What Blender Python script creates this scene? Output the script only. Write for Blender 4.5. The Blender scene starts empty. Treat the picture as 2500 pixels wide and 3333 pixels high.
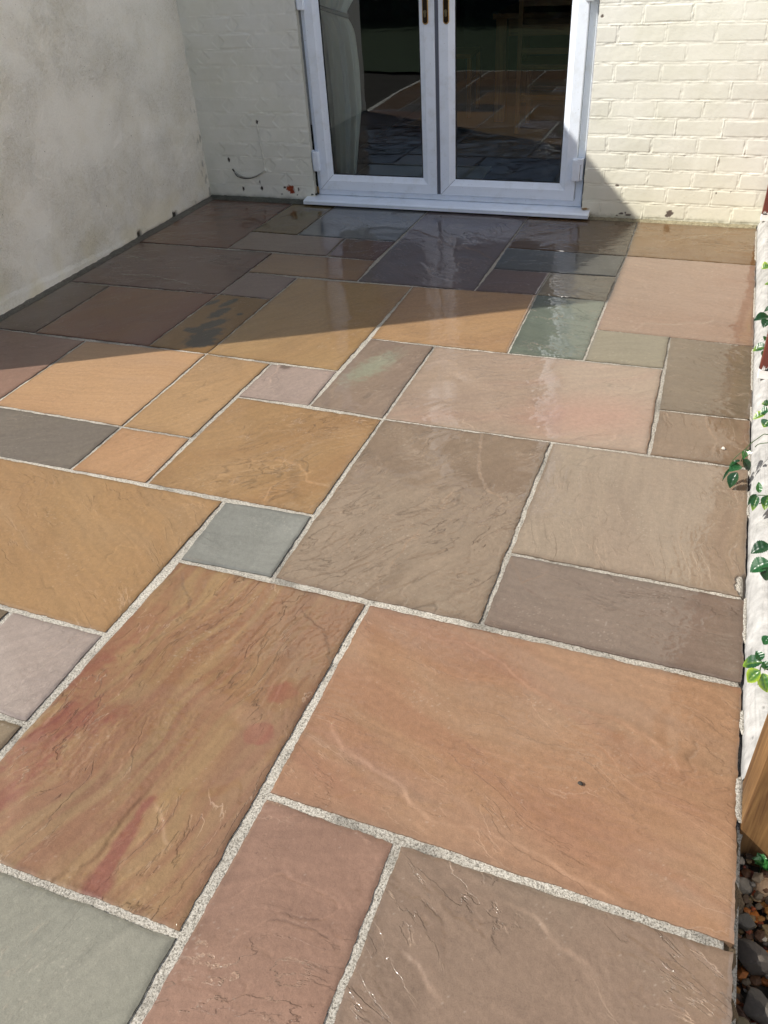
import bpy, math, random
import numpy as np
from mathutils import Vector, Matrix
random.seed(7)
S = bpy.context.scene
COL = S.collection

# ------------------------------------------------------------------ camera
cam_d = bpy.data.cameras.new("camera")
cam = bpy.data.objects.new("camera", cam_d); COL.objects.link(cam)
RX = Vector((0.93400931, 0.35258811, -0.05751718))
DN = Vector((0.16924683, -0.57850156, -0.79792948))
FW = Vector((-0.31461423, 0.73553897, -0.60000026))
M4 = Matrix.Identity(4)
for i in range(3):
    M4[i][0] = RX[i]; M4[i][1] = -DN[i]; M4[i][2] = -FW[i]
M4[0][3], M4[1][3], M4[2][3] = 1.27307629, -1.40284742, 1.45700072
cam.matrix_world = M4
cam_d.sensor_fit = 'VERTICAL'; cam_d.sensor_height = 24.0
cam_d.lens = 24.0 * 2599.27 / 3333.0
cam_d.clip_start = 0.02; cam_d.clip_end = 500
S.camera = cam

# ------------------------------------------------------------------ daylight
SUN_AZ = Vector((-0.874, -0.486, 0)).normalized()
ELEV = math.radians(42.0)
SUN_DIR = Vector((SUN_AZ.x * math.cos(ELEV), SUN_AZ.y * math.cos(ELEV), math.sin(ELEV)))
W = bpy.data.worlds.new("World"); S.world = W; W.use_nodes = True
nt = W.node_tree; nt.nodes.clear()
sky = nt.nodes.new('ShaderNodeTexSky'); sky.sky_type = 'NISHITA'; sky.sun_disc = False
sky.sun_elevation = ELEV; sky.sun_rotation = math.atan2(SUN_AZ.x, SUN_AZ.y)
sky.dust_density = 1.6; sky.ozone_density = 1.0; sky.air_density = 1.0
bg = nt.nodes.new('ShaderNodeBackground'); bg.inputs['Strength'].default_value = 0.09
wo = nt.nodes.new('ShaderNodeOutputWorld')
nt.links.new(sky.outputs[0], bg.inputs[0]); nt.links.new(bg.outputs[0], wo.inputs[0])
sd = bpy.data.lights.new("sun", 'SUN'); sd.energy = 4.2; sd.angle = math.radians(0.5); sd.color = (1.0, 0.95, 0.87)
sun = bpy.data.objects.new("sun", sd); COL.objects.link(sun)
sun.rotation_euler = SUN_DIR.to_track_quat('Z', 'Y').to_euler(); sun.location = (-4, -4, 8)
S.view_settings.view_transform = 'Standard'; S.view_settings.look = 'None'
S.view_settings.gamma = 1.0; S.view_settings.exposure = 0.58
S.cycles.max_bounces = 8; S.cycles.glossy_bounces = 4; S.cycles.transparent_max_bounces = 12
S.cycles.sample_clamp_indirect = 6.0

# ------------------------------------------------------------------ helpers
def srgb(*c):
    return tuple(((v/255.0)/12.92 if v/255.0 <= 0.04045 else ((v/255.0+0.055)/1.055)**2.4) for v in c)
def tag(o, label=None, cat=None, group=None, kind=None):
    if label: o["label"] = label
    if cat: o["category"] = cat
    if group: o["group"] = group
    if kind: o["kind"] = kind
    return o
def empty(name, loc=(0, 0, 0)):
    o = bpy.data.objects.new(name, None); o.location = loc; o.empty_display_size = 0.1
    COL.objects.link(o); return o
def finish(name, me, mats, parent=None, smooth=False):
    if not isinstance(mats, (list, tuple)): mats = [mats]
    for m in mats: me.materials.append(m)
    if smooth is not None: me.polygons.foreach_set('use_smooth', np.full(len(me.polygons), bool(smooth)))
    o = bpy.data.objects.new(name, me); COL.objects.link(o)
    if parent: 
        o.parent = parent
        o.matrix_parent_inverse = Matrix.Translation(parent.location).inverted()
    return o
def np_mesh(name, V, F, cols=None, extra=None):
    """V (n,3) float, F list of arrays of quads/tris"""
    me = bpy.data.meshes.new(name)
    F = [f for f in F if len(f)]
    nl = sum(f.size for f in F); npz = sum(len(f) for f in F)
    me.vertices.add(len(V)); me.vertices.foreach_set('co', np.asarray(V, np.float32).ravel())
    me.loops.add(nl); me.loops.foreach_set('vertex_index', np.concatenate([f.ravel() for f in F]).astype(np.int32))
    me.polygons.add(npz)
    st = []; tot = []; k = 0
    for f in F:
        n = f.shape[1]; st.append(k + np.arange(len(f)) * n); tot.append(np.full(len(f), n)); k += f.size
    me.polygons.foreach_set('loop_start', np.concatenate(st).astype(np.int32))
    me.polygons.foreach_set('loop_total', np.concatenate(tot).astype(np.int32))
    me.update(calc_edges=True); me.validate()
    if cols is not None:
        a = me.color_attributes.new('col', 'FLOAT_COLOR', 'POINT')
        c = np.ones((len(V), 4), np.float32); c[:, :cols.shape[1]] = cols
        a.data.foreach_set('color', c.ravel())
    if extra is not None:
        for nm, arr in extra.items():
            a = me.attributes.new(nm, 'FLOAT', 'POINT'); a.data.foreach_set('value', np.asarray(arr, np.float32).ravel())
    return me
def grid_faces(ny, nx, off=0):
    i = np.arange(ny * nx).reshape(ny, nx) + off
    return np.stack([i[:-1, :-1], i[:-1, 1:], i[1:, 1:], i[1:, :-1]], -1).reshape(-1, 4)
class MB:
    def __init__(s): s.v = []; s.f = []; s.c = []
    def add(s, vs, fs, c=None):
        k = len(s.v); s.v += [tuple(v) for v in vs]; s.f += [tuple(i + k for i in f) for f in fs]
        s.c += [c or (1, 1, 1)] * len(vs)
    def box(s, x0, y0, z0, x1, y1, z1, b=0.0, c=None):
        if b <= 0:
            s.add([(x0,y0,z0),(x1,y0,z0),(x1,y1,z0),(x0,y1,z0),(x0,y0,z1),(x1,y0,z1),(x1,y1,z1),(x0,y1,z1)],
                  [(0,3,2,1),(4,5,6,7),(0,1,5,4),(1,2,6,5),(2,3,7,6),(3,0,4,7)], c); return
        import bmesh
        bm = bmesh.new(); bmesh.ops.create_cube(bm, size=1)
        bmesh.ops.scale(bm, vec=(x1-x0, y1-y0, z1-z0), verts=bm.verts)
        bmesh.ops.bevel(bm, geom=list(bm.edges), offset=b, segments=2, affect='EDGES', profile=0.6)
        bmesh.ops.translate(bm, vec=((x0+x1)/2, (y0+y1)/2, (z0+z1)/2), verts=bm.verts)
        bm.verts.ensure_lookup_table()
        s.add([v.co[:] for v in bm.verts], [tuple(v.index for v in f.verts) for f in bm.faces], c); bm.free()
    def tube(s, pts, r, n=7, c=None, cap=True):
        pts = [Vector(p) for p in pts]; rs = r if isinstance(r, (list, tuple)) else [r] * len(pts)
        vs = []; fs = []; up = None
        for i, p in enumerate(pts):
            d = (pts[min(i+1, len(pts)-1)] - pts[max(i-1, 0)]).normalized()
            if up is None: up = Vector((0, 0, 1)) if abs(d.z) < .9 else Vector((1, 0, 0))
            a = d.cross(up).normalized(); b = a.cross(d).normalized(); up = b
            for k in range(n):
                t = 2*math.pi*k/n; vs.append(p + (a*math.cos(t) + b*math.sin(t))*rs[i])
        for i in range(len(pts)-1):
            for k in range(n):
                fs.append((i*n+k, i*n+(k+1) % n, (i+1)*n+(k+1) % n, (i+1)*n+k))
        if cap: fs.append(tuple(range(n))[::-1]); fs.append(tuple((len(pts)-1)*n+k for k in range(n)))
        s.add(vs, fs, c)
    def extrude_x(s, prof, x0, x1, c=None):
        n = len(prof); vs = [(x0, y, z) for y, z in prof] + [(x1, y, z) for y, z in prof]
        fs = [(i, (i+1) % n, n+(i+1) % n, n+i) for i in range(n)] + [tuple(range(n))[::-1], tuple(range(n, 2*n))]
        s.add(vs, fs, c)
    def frame(s, x0, z0, x1, z1, prof, c=None):
        """mitred rectangular frame facing -y; prof = [(inset, y), ...]"""
        vs = []; fs = []
        for d, y in prof:
            vs += [(x0+d, y, z0+d), (x1-d, y, z0+d), (x1-d, y, z1-d), (x0+d, y, z1-d)]
        for i in range(len(prof)-1):
            for k in range(4):
                a = i*4+k; b = i*4+(k+1) % 4; fs.append((a, b, b+4, a+4))
        s.add(vs, fs, c)
    def build(s, name, mat, parent=None, smooth=False, cols=False):
        me = bpy.data.meshes.new(name); me.from_pydata([tuple(v) for v in s.v], [], s.f); me.update()
        if cols:
            a = me.color_attributes.new('col', 'FLOAT_COLOR', 'POINT')
            a.data.foreach_set('color', np.array([list(c[:3])+[1] for c in s.c], np.float32).ravel())
        return finish(name, me, mat, parent, smooth)

# numpy noise -------------------------------------------------------
def _hash(ix, iy, seed):
    h = (ix.astype(np.int64)*374761393 + iy.astype(np.int64)*668265263 + seed*1442695041) & 0xffffffff
    h = ((h ^ (h >> 13))*1274126177) & 0xffffffff
    return (h ^ (h >> 16)) & 0xffffffff
def perlin(x, y, seed=0):
    x0 = np.floor(x); y0 = np.floor(y); fx = x-x0; fy = y-y0; out = 0
    u = fx*fx*fx*(fx*(fx*6-15)+10); v = fy*fy*fy*(fy*(fy*6-15)+10); g = []
    for dx, dy in ((0,0),(1,0),(0,1),(1,1)):
        a = _hash(x0+dx, y0+dy, seed)/4294967296.0*2*math.pi
        g.append(np.cos(a)*(fx-dx)+np.sin(a)*(fy-dy))
    return (g[0]*(1-u)+g[1]*u)*(1-v) + (g[2]*(1-u)+g[3]*u)*v
def fbm(x, y, seed=0, oct=4, gain=.5):
    s = 0; a = 1; t = 0
    for o in range(oct):
        s = s+a*perlin(x*2**o+o*17.3, y*2**o-o*9.1, seed+o*31); t += a; a *= gain
    return s/t*1.5
def sstep(a, b, x):
    t = np.clip((x-a)/(b-a), 0, 1); return t*t*(3-2*t)
def segdist(px, py, pts):
    """signed distance to polyline (sign by side) and parameter along it"""
    best = np.full(px.shape, 1e9); sg = np.zeros(px.shape); tt = np.zeros(px.shape); n = len(pts)-1
    for i in range(n):
        ax, ay = pts[i]; bx, by = pts[i+1]; dx, dy = bx-ax, by-ay; L2 = dx*dx+dy*dy
        t = np.clip(((px-ax)*dx+(py-ay)*dy)/L2, 0, 1)
        d = np.hypot(px-ax-t*dx, py-ay-t*dy); c = (dx*(py-ay)-dy*(px-ax))
        m = d < best; best = np.where(m, d, best); sg = np.where(m, np.sign(c), sg); tt = np.where(m, (i+t)/n, tt)
    return best, sg, tt

# materials ---------------------------------------------------------
def newmat(name):
    m = bpy.data.materials.new(name); m.use_nodes = True; n = m.node_tree.nodes; l = m.node_tree.links
    n.clear(); o = n.new('ShaderNodeOutputMaterial'); p = n.new('ShaderNodeBsdfPrincipled'); l.new(p.outputs[0], o.inputs[0])
    return m, n, l, p
def N(n, t, **kw):
    x = n.new(t)
    for k, v in kw.items():
        if k in x.inputs.keys(): x.inputs[k].default_value = v
        else: setattr(x, k, v)
    return x
def mathn(n, l, op, a, b=None, c=None):
    x = n.new('ShaderNodeMath'); x.operation = op
    for i, v in enumerate((a, b, c)):
        if v is None: continue
        if isinstance(v, (int, float)): x.inputs[i].default_value = v
        else: l.new(v, x.inputs[i])
    return x.outputs[0]
def ramp(n, l, src, stops):
    r = n.new('ShaderNodeValToRGB'); e = r.color_ramp.elements
    while len(e) < len(stops): e.new(0.5)
    for i, (p, c) in enumerate(stops):
        e[i].position = p; e[i].color = (c, c, c, 1) if isinstance(c, (int, float)) else (*c, 1)
    l.new(src, r.inputs[0]); return r.outputs[0]
def mix(n, l, mode, fac, a, b):
    x = n.new('ShaderNodeMix'); x.data_type = 'RGBA'; x.blend_type = mode
    for s, v in ((0, fac), (6, a), (7, b)):
        if isinstance(v, (int, float)): x.inputs[s].default_value = v
        elif isinstance(v, tuple): x.inputs[s].default_value = (*v[:3], 1)
        else: l.new(v, x.inputs[s])
    return x.outputs[2]
def bump(n, l, h, strength, dist, prev=None):
    b = n.new('ShaderNodeBump'); b.inputs['Strength'].default_value = strength; b.inputs['Distance'].default_value = dist
    l.new(h, b.inputs['Height'])
    if prev is not None: l.new(prev, b.inputs['Normal'])
    return b.outputs[0]
def noise(n, l, scale, detail=4, rough=.55, vec=None, dist=0.0):
    x = N(n, 'ShaderNodeTexNoise'); x.inputs['Scale'].default_value = scale; x.inputs['Detail'].default_value = detail
    x.inputs['Roughness'].default_value = rough; x.inputs['Distortion'].default_value = dist
    if vec is not None: l.new(vec, x.inputs['Vector'])
    return x.outputs[0]
def objco(n): return n.new('ShaderNodeNewGeometry').outputs['Position']
def attr(n, name, out=0):
    a = n.new('ShaderNodeAttribute'); a.attribute_name = name; return a.outputs[out]

def m_stone():
    m, n, l, p = newmat('wet_sandstone'); pos = objco(n)
    fine = noise(n, l, 420, 3, .7, pos); mid = noise(n, l, 60, 5, .65, pos)
    c = mix(n, l, 'MULTIPLY', 1.0, attr(n, 'col'), ramp(n, l, fine, [(.25, .80), (.5, 1.0), (.78, 1.14)]))
    c = mix(n, l, 'MULTIPLY', 1.0, c, ramp(n, l, mid, [(.28, .88), (.72, 1.1)]))
    # crisp riven terraces, evaluated per pixel in each slab's own grain direction
    cv = n.new('ShaderNodeCombineXYZ'); l.new(attr(n, 'ga', 2), cv.inputs[0]); l.new(attr(n, 'gb', 2), cv.inputs[1])
    cleft = attr(n, 'cleft', 2)
    tn = noise(n, l, 1.15, 8, .58, cv.outputs[0], .25); tq = mathn(n, l, 'MULTIPLY', tn, 8.5)
    fr = mathn(n, l, 'FRACT', tq); fl = mathn(n, l, 'FLOOR', tq)
    sm = ramp(n, l, fr, [(.90, 0.0), (.985, 1.0)]); terr = mathn(n, l, 'MULTIPLY', mathn(n, l, 'ADD', fl, sm), cleft)
    edge = mathn(n, l, 'MULTIPLY', ramp(n, l, fr, [(.88, 0.0), (.95, 1.0), (.99, 1.0), (1.0, 0.0)]), cleft)
    gate = noise(n, l, 7.0, 3, .6, pos); dk = mathn(n, l, 'MULTIPLY', edge, ramp(n, l, gate, [(.52, 0.0), (.62, .5)])); lt = mathn(n, l, 'MULTIPLY', edge, ramp(n, l, gate, [(.38, .8), (.50, 0.0)]))
    c = mix(n, l, 'MULTIPLY', dk, c, (.50, .42, .36)); c = mix(n, l, 'MIX', mathn(n, l, 'MULTIPLY', lt, .45), c, (.50, .36, .25))
    l.new(c, p.inputs['Base Color'])
    wet = attr(n, 'wet', 2)
    wn = noise(n, l, 9, 5, .6, pos)
    w2 = mathn(n, l, 'ADD', wet, mathn(n, l, 'MULTIPLY', mathn(n, l, 'SUBTRACT', wn, .5), .5))
    cl = n.new('ShaderNodeClamp'); l.new(w2, cl.inputs[0]); w2 = cl.outputs[0]
    film = ramp(n, l, w2, [(.30, 0.0), (.60, .60), (.68, 1.0)])       # standing water film, with a crisp shore
    l.new(mathn(n, l, 'SUBTRACT', .60, mathn(n, l, 'MULTIPLY', film, .1)), p.inputs['Roughness'])
    p.inputs['Specular IOR Level'].default_value = .12
    l.new(mathn(n, l, 'MULTIPLY_ADD', film, .1, .9), p.inputs['Coat Weight'])
    l.new(mathn(n, l, 'MULTIPLY_ADD', film, -.085, .105), p.inputs['Coat Roughness'])
    p.inputs['Coat IOR'].default_value = 1.5
    h1 = noise(n, l, 900, 3, .7, pos); h2 = noise(n, l, 110, 5, .62, pos, .6)
    tb = bump(n, l, terr, 1.0, .0016); b = bump(n, l, h2, .5, .0022, tb); b = bump(n, l, h1, .45, .0007, b)
    l.new(b, p.inputs['Normal'])
    hb = noise(n, l, 26, 3, .55, pos, .4); cb = bump(n, l, hb, .035, .003, bump(n, l, terr, .7, .0010))
    hs = noise(n, l, 500, 2, .6, pos); cb = bump(n, l, hs, .10, .0003, cb)
    l.new(cb, p.inputs['Coat Normal'])
    return m
def m_mortar():
    m, n, l, p = newmat('sandy_mortar'); pos = objco(n)
    g = noise(n, l, 260, 5, .8, pos); v = N(n, 'ShaderNodeTexVoronoi'); v.inputs['Scale'].default_value = 300; l.new(pos, v.inputs['Vector'])
    c = ramp(n, l, g, [(.36, srgb(86, 82, 74)), (.44, srgb(168, 162, 150)), (.50, srgb(206, 200, 188)), (.62, srgb(232, 228, 218))])
    big = noise(n, l, 2.2, 3, .5, pos)
    c = mix(n, l, 'MULTIPLY', 1, c, ramp(n, l, big, [(.35, .72), (.65, 1.0)]))
    c = mix(n, l, 'MULTIPLY', 1, c, attr(n, 'col'))
    l.new(c, p.inputs['Base Color']); p.inputs['Roughness'].default_value = .85
    b = bump(n, l, g, 1.0, .006); b = bump(n, l, v.outputs[0], .7, .002, b); l.new(b, p.inputs['Normal'])
    return m
def m_paintwall(name, g1=240, amp=.0006, coarse=None):
    m, n, l, p = newmat(name); pos = objco(n)
    f = noise(n, l, g1, 3, .6, pos); w = noise(n, l, 7, 5, .6, pos)
    c = mix(n, l, 'MULTIPLY', 1, attr(n, 'col'), ramp(n, l, w, [(.3, (.93, .93, .90)), (.6, (1, 1, 1))]))
    l.new(c, p.inputs['Base Color']); p.inputs['Roughness'].default_value = .6; p.inputs['Specular IOR Level'].default_value = .3
    b = bump(n, l, f, .5, amp)
    b = bump(n, l, noise(n, l, 55, 4, .6, pos), .5, .0015, b); l.new(b, p.inputs['Normal']); return m
def m_render():
    m, n, l, p = newmat('masonry_render'); pos = objco(n)
    patch = noise(n, l, 3.0, 3, .6, pos)
    st = noise(n, l, 3.2, 7, .68, pos)
    c = mix(n, l, 'MIX', ramp(n, l, st, [(.48, 0.0), (.70, .45)]), srgb(252, 249, 238), srgb(238, 231, 208))
    fine = noise(n, l, 130, 4, .7, pos); c = mix(n, l, 'MULTIPLY', 1, c, ramp(n, l, fine, [(.25, .88), (.55, 1.0)]))
    sp = noise(n, l, 85, 2, .5, pos); c = mix(n, l, 'MIX', ramp(n, l, sp, [(.745, 0.0), (.775, .8)]), c, srgb(110, 103, 84))
    c = mix(n, l, 'MULTIPLY', 1, c, attr(n, 'col'))
    l.new(c, p.inputs['Base Color']); p.inputs['Roughness'].default_value = .9; p.inputs['Specular IOR Level'].default_value = .15
    worm = noise(n, l, 48, 4, .6, pos, 2.5); amt = ramp(n, l, patch, [(.38, .15), (.62, 1.0)])
    h = mathn(n, l, 'MULTIPLY', worm, amt)
    cav = mix(n, l, 'MULTIPLY', amt, c, ramp(n, l, worm, [(.36, (.86, .85, .80)), (.52, (1, 1, 1))])); l.new(cav, p.inputs['Base Color'])  # hollows darkened in the colour, since flat light hides the relief
    b = bump(n, l, h, 1.0, .010); b = bump(n, l, fine, .7, .0025, b)
    b = bump(n, l, noise(n, l, 6, 3, .5, pos), .6, .02, b)
    l.new(b, p.inputs['Normal']); return m
def m_simple(name, c, rough=.5, spec=.5, met=0.0, nscale=None, namp=.0005, var=None, coat=0):
    m, n, l, p = newmat(name); p.inputs['Base Color'].default_value = (*c, 1)
    p.inputs['Roughness'].default_value = rough; p.inputs['Specular IOR Level'].default_value = spec; p.inputs['Metallic'].default_value = met
    p.inputs['Coat Weight'].default_value = coat; p.inputs['Coat Roughness'].default_value = .1
    pos = objco(n)
    if nscale: l.new(bump(n, l, noise(n, l, nscale, 4, .6, pos), .6, namp), p.inputs['Normal'])
    if var:
        w = noise(n, l, var[0], 4, .6, pos)
        l.new(mix(n, l, 'MULTIPLY', 1, c, ramp(n, l, w, [(.3, var[1]), (.65, 1.0)])), p.inputs['Base Color'])
    return m
def m_attr(name, rough=.6, spec=.4, nscale=120, namp=.001, trans=0, coat=0, var=(60, .8)):
    m, n, l, p = newmat(name); pos = objco(n)
    w = noise(n, l, var[0], 4, .6, pos)
    l.new(mix(n, l, 'MULTIPLY', 1, attr(n, 'col'), ramp(n, l, w, [(.3, var[1]), (.65, 1.05)])), p.inputs['Base Color'])
    p.inputs['Roughness'].default_value = rough; p.inputs['Specular IOR Level'].default_value = spec
    p.inputs['Coat Weight'].default_value = coat; p.inputs['Coat Roughness'].default_value = .15
    l.new(bump(n, l, noise(n, l, nscale, 4, .6, pos), .6, namp), p.inputs['Normal']); return m
def m_wood(name, c1, c2, axis='Z', rough=.6, scale=1.0):
    m, n, l, p = newmat(name); pos = objco(n)
    mp = n.new('ShaderNodeMapping'); l.new(pos, mp.inputs[0])
    sc = {'Z': (38, 38, 2.2), 'X': (2.2, 38, 38), 'Y': (38, 2.2, 38)}[axis]; mp.inputs['Scale'].default_value = tuple(s*scale for s in sc)
    g = noise(n, l, 1.0, 6, .6, mp.outputs[0], .8); k = noise(n, l, 4, 3, .6, pos)
    c = ramp(n, l, g, [(.3, c2), (.62, c1)]); c = mix(n, l, 'MULTIPLY', 1, c, ramp(n, l, k, [(.3, .7), (.6, 1.0)]))
    l.new(c, p.inputs['Base Color']); p.inputs['Roughness'].default_value = rough
    l.new(bump(n, l, g, .5, .0012), p.inputs['Normal']); return m
def m_glass():
    m = bpy.data.materials.new('window_glass'); m.use_nodes = True; n = m.node_tree.nodes; l = m.node_tree.links; n.clear()
    o = n.new('ShaderNodeOutputMaterial'); t = n.new('ShaderNodeBsdfTransparent'); t.inputs[0].default_value = (.90, .95, .93, 1)
    g = n.new('ShaderNodeBsdfGlossy'); g.inputs['Roughness'].default_value = 0.0; g.inputs[0].default_value = (.84, .93, 1, 1)
    f = n.new('ShaderNodeFresnel'); f.inputs[0].default_value = 1.5
    w = noise(n, l, 1.6, 2, .5, objco(n)); b = bump(n, l, w, .12, .01)
    l.new(b, g.inputs['Normal'])
    fac = mathn(n, l, 'MULTIPLY', f.outputs[0], 3.2); mx = n.new('ShaderNodeMixShader')
    cl = n.new('ShaderNodeClamp'); l.new(fac, cl.inputs[0]); l.new(cl.outputs[0], mx.inputs[0])
    l.new(t.outputs[0], mx.inputs[1]); l.new(g.outputs[0], mx.inputs[2]); l.new(mx.outputs[0], o.inputs[0]); return m

STONE = m_stone(); MORTAR = m_mortar(); BRICKW = m_paintwall('painted_brick'); RENDER = m_render()
UPVC = m_simple('white_upvc', (.84, .91, 1.0), .22, .5, nscale=30, namp=.0002, var=(6, .95))
_n = UPVC.node_tree.nodes; _l = UPVC.node_tree.links; _p = [q for q in _n if q.type == 'BSDF_PRINCIPLED'][0]; _src = _p.inputs['Base Color'].links[0].from_socket
_sp = noise(_n, _l, 120, 2, .5, objco(_n)); _sm = noise(_n, _l, 14, 5, .65, objco(_n))
_c = mix(_n, _l, 'MIX', ramp(_n, _l, _sp, [(.735, 0.0), (.76, .7)]), _src, (.20, .18, .14)); _c = mix(_n, _l, 'MULTIPLY', 1.0, _c, ramp(_n, _l, _sm, [(.28, (.90, .89, .86)), (.5, (1, 1, 1))]))
_l.new(_c, _p.inputs['Base Color'])
GLASS = m_glass(); RUBBER = m_simple('black_gasket', (.012, .012, .014), .45)
BRONZE = m_simple('dark_bronze', (.05, .035, .022), .28, .5, .8); GOLD = m_simple('worn_brass', (.55, .36, .14), .3, .5, .9)

# ================================================================== PATIO
WALL_X, WALL_Y, EDGE_X, PITCH = -1.83, 3.325, 1.525, 0.305
KN = np.array([(-4, -9, -1.217, 2.739), (-4, -8, -1.207, 2.444), (-2, -8, -0.598, 2.44), (-3, -8, -0.915, 2.426), (-3, -7, -0.913, 2.134), (-3, -6, -0.909, 1.829), (-2, -6, -0.619, 1.827), (-2, -7, -0.615, 2.113), (-5, -4, -1.532, 1.218), (-5, -6, -1.542, 1.807), (-4, -4, -1.234, 1.206), (-3, -4, -0.915, 1.226), (-2, -4, -0.615, 1.222), (-2, -2, -0.609, 0.603), (-1, -4, -0.3, 1.206), (0, -4, -0.003, 1.216), (-1, -3, -0.298, 0.917), (0, -3, 0.005, 0.924), (1, -3, 0.308, 0.907), (-1, -7, -0.293, 2.135), (-1, -8, -0.311, 2.427), (-2, -9, -0.611, 2.726), (1, -9, 0.311, 2.749), (1, -8, 0.317, 2.438), (1, -7, 0.305, 2.139), (3, -9, 0.926, 2.744), (3, -8, 0.919, 2.454), (2, -8, 0.607, 2.443), (2, -7, 0.599, 2.154), (3, -7, 0.915, 2.147), (3, -6, 0.917, 1.84), (2, -5, 0.614, 1.531), (3, -5, 0.916, 1.541), (4, -6, 1.217, 1.834), (4, -5, 1.22, 1.542), (0, -7, 0.0, 2.128), (0, -5, 0.014, 1.53), (1, -5, 0.306, 1.523), (4, -4, 1.229, 1.223), (5, -9, 1.517, 2.732), (5, -6, 1.511, 1.82), (5, -4, 1.517, 1.23), (-2, -1, -0.609, 0.307), (-1, -2, -0.31, 0.603), (-1, -1, -0.302, 0.309), (0, -1, 0.001, 0.299), (1, -1, 0.307, 0.309), (0, 0, 0.018, 0.002), (1, 0, 0.317, 0.01), (2, 0, 0.609, -0.001), (0, 1, -0.003, -0.314), (-1, 1, -0.309, -0.315), (3, -3, 0.914, 0.912), (4, -3, 1.228, 0.915), (3, -1, 0.915, 0.304), (3, 0, 0.912, 0.007), (5, -1, 1.52, 0.299), (2, 2, 0.616, -0.604), (0, 2, -0.004, -0.617), (2, 3, 0.604, -0.913), (3, 2, 0.916, -0.612), (5, 0, 1.522, -0.0), (5, 2, 1.524, -0.614)])
def knot(u, v):
    """joint crossing (grid units) -> ground metres, following the slightly irregular laying"""
    gx, gy = u*PITCH, -v*PITCH
    d = np.hypot(KN[:, 0]-u, KN[:, 1]-v); w = 1/(d**2+.02)**2
    r = KN[:, 2:4]-np.stack([KN[:, 0]*PITCH, -KN[:, 1]*PITCH], 1)
    c = (r*w[:, None]).sum(0)/w.sum() if d.min() < 3.5 else np.zeros(2)
    x, y = gx+c[0], gy+c[1]
    if u >= 5: x = EDGE_X + .012
    if u <= -6 and v <= -2: x = WALL_X + .03
    if v <= -10.9: y = WALL_Y - .030
    return x, y

# cleft ridges seen on the riven faces: points (m), step height (m, sign = side), fall-off (m)
RIDGES = [
 ([(.625,-.026),(.745,-.064),(.868,-.07),(.941,-.079),(1.003,-.112),(1.072,-.159),(1.169,-.184),(1.27,-.182),(1.339,-.208),(1.407,-.267),(1.418,-.295)], .0016, .10),
 ([(.653,-.351),(.691,-.411),(.733,-.457),(.799,-.477),(.85,-.484),(.891,-.501),(.915,-.531),(.959,-.545),(1.042,-.545),(1.146,-.544),(1.227,-.569),(1.327,-.596),(1.392,-.603)], .0024, .10),
 ([(.371,-.651),(.368,-.714),(.363,-.782),(.358,-.846),(.333,-.881),(.312,-.914)], -.0034, .09),
 ([(.393,-.69),(.453,-.73),(.492,-.773)], .0026, .05),
 ([(.45,-.08),(.478,-.101),(.535,-.13),(.576,-.184),(.589,-.233)], -.0026, .07),
 ([(.063,-.038),(.087,-.091),(.146,-.131),(.152,-.179)], -.0022, .06),
 ([(.66,.962),(.687,.824),(.735,.647),(.785,.574),(.863,.53)], .0014, .08),
 ([(.601,.139),(.623,.23),(.638,.352),(.68,.46)], -.0012, .06),
 ([(-.084,.529),(-.013,.529),(.058,.549),(.147,.555),(.206,.478),(.305,.453)], .0018, .06),
 ([(.123,.314),(.113,.398),(.14,.478)], -.002, .05),
 ([(1.049,.924),(1.101,.978),(1.115,1.023)], -.003, .05),
 ([(1.072,1.861),(1.106,1.949),(1.205,1.956),(1.349,2.005),(1.383,2.046)], -.0026, .08),
 ([(1.073,2.969),(1.175,3.062),(1.354,3.17),(1.475,3.284)], -.0035, .10),
 ([(-.29,2.948),(-.127,2.843),(.054,2.675)], .0025, .10),
 ([(.051,2.749),(.188,2.653),(.357,2.503)], .003, .12),
 ([(-.086,2.472),(.067,2.27),(.269,2.191)], -.003, .12),
 ([(.789,-.588),(.828,-.618),(.869,-.638)], .002, .05),
 ([(1.144,-.659),(1.206,-.685),(1.254,-.713),(1.319,-.722)], .003, .06),
 ([(.989,-.811),(1.032,-.838),(1.089,-.864)], .003, .06),
 ([(-1.611,1.96),(-1.427,1.976),(-1.256,1.946),(-1.079,1.899)], -.003, .1),
 ([(-1.852,2.15),(-1.72,2.226),(-1.517,2.168)], -.0025, .08),
 ([(-.218,1.014),(-.254,1.167),(-.342,1.444)], -.0022, .08),
 ([(.888,.352),(.979,.189),(1.044,.274)], -.0008, .08),
 ([(1.384,1.335),(1.382,1.179),(1.427,1.067),(1.414,.93)], .0022, .06),
 ([(.07,.98),(.04,1.056),(.03,1.12)], -.002, .05),
]
def warpc(x, y, s): 
    return x+perlin(x*14, y*14, s)*.016+perlin(x*60, y*60, s+1)*.004, y+perlin(x*14, y*14, s+2)*.016+perlin(x*60, y*60, s+3)*.004

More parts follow.
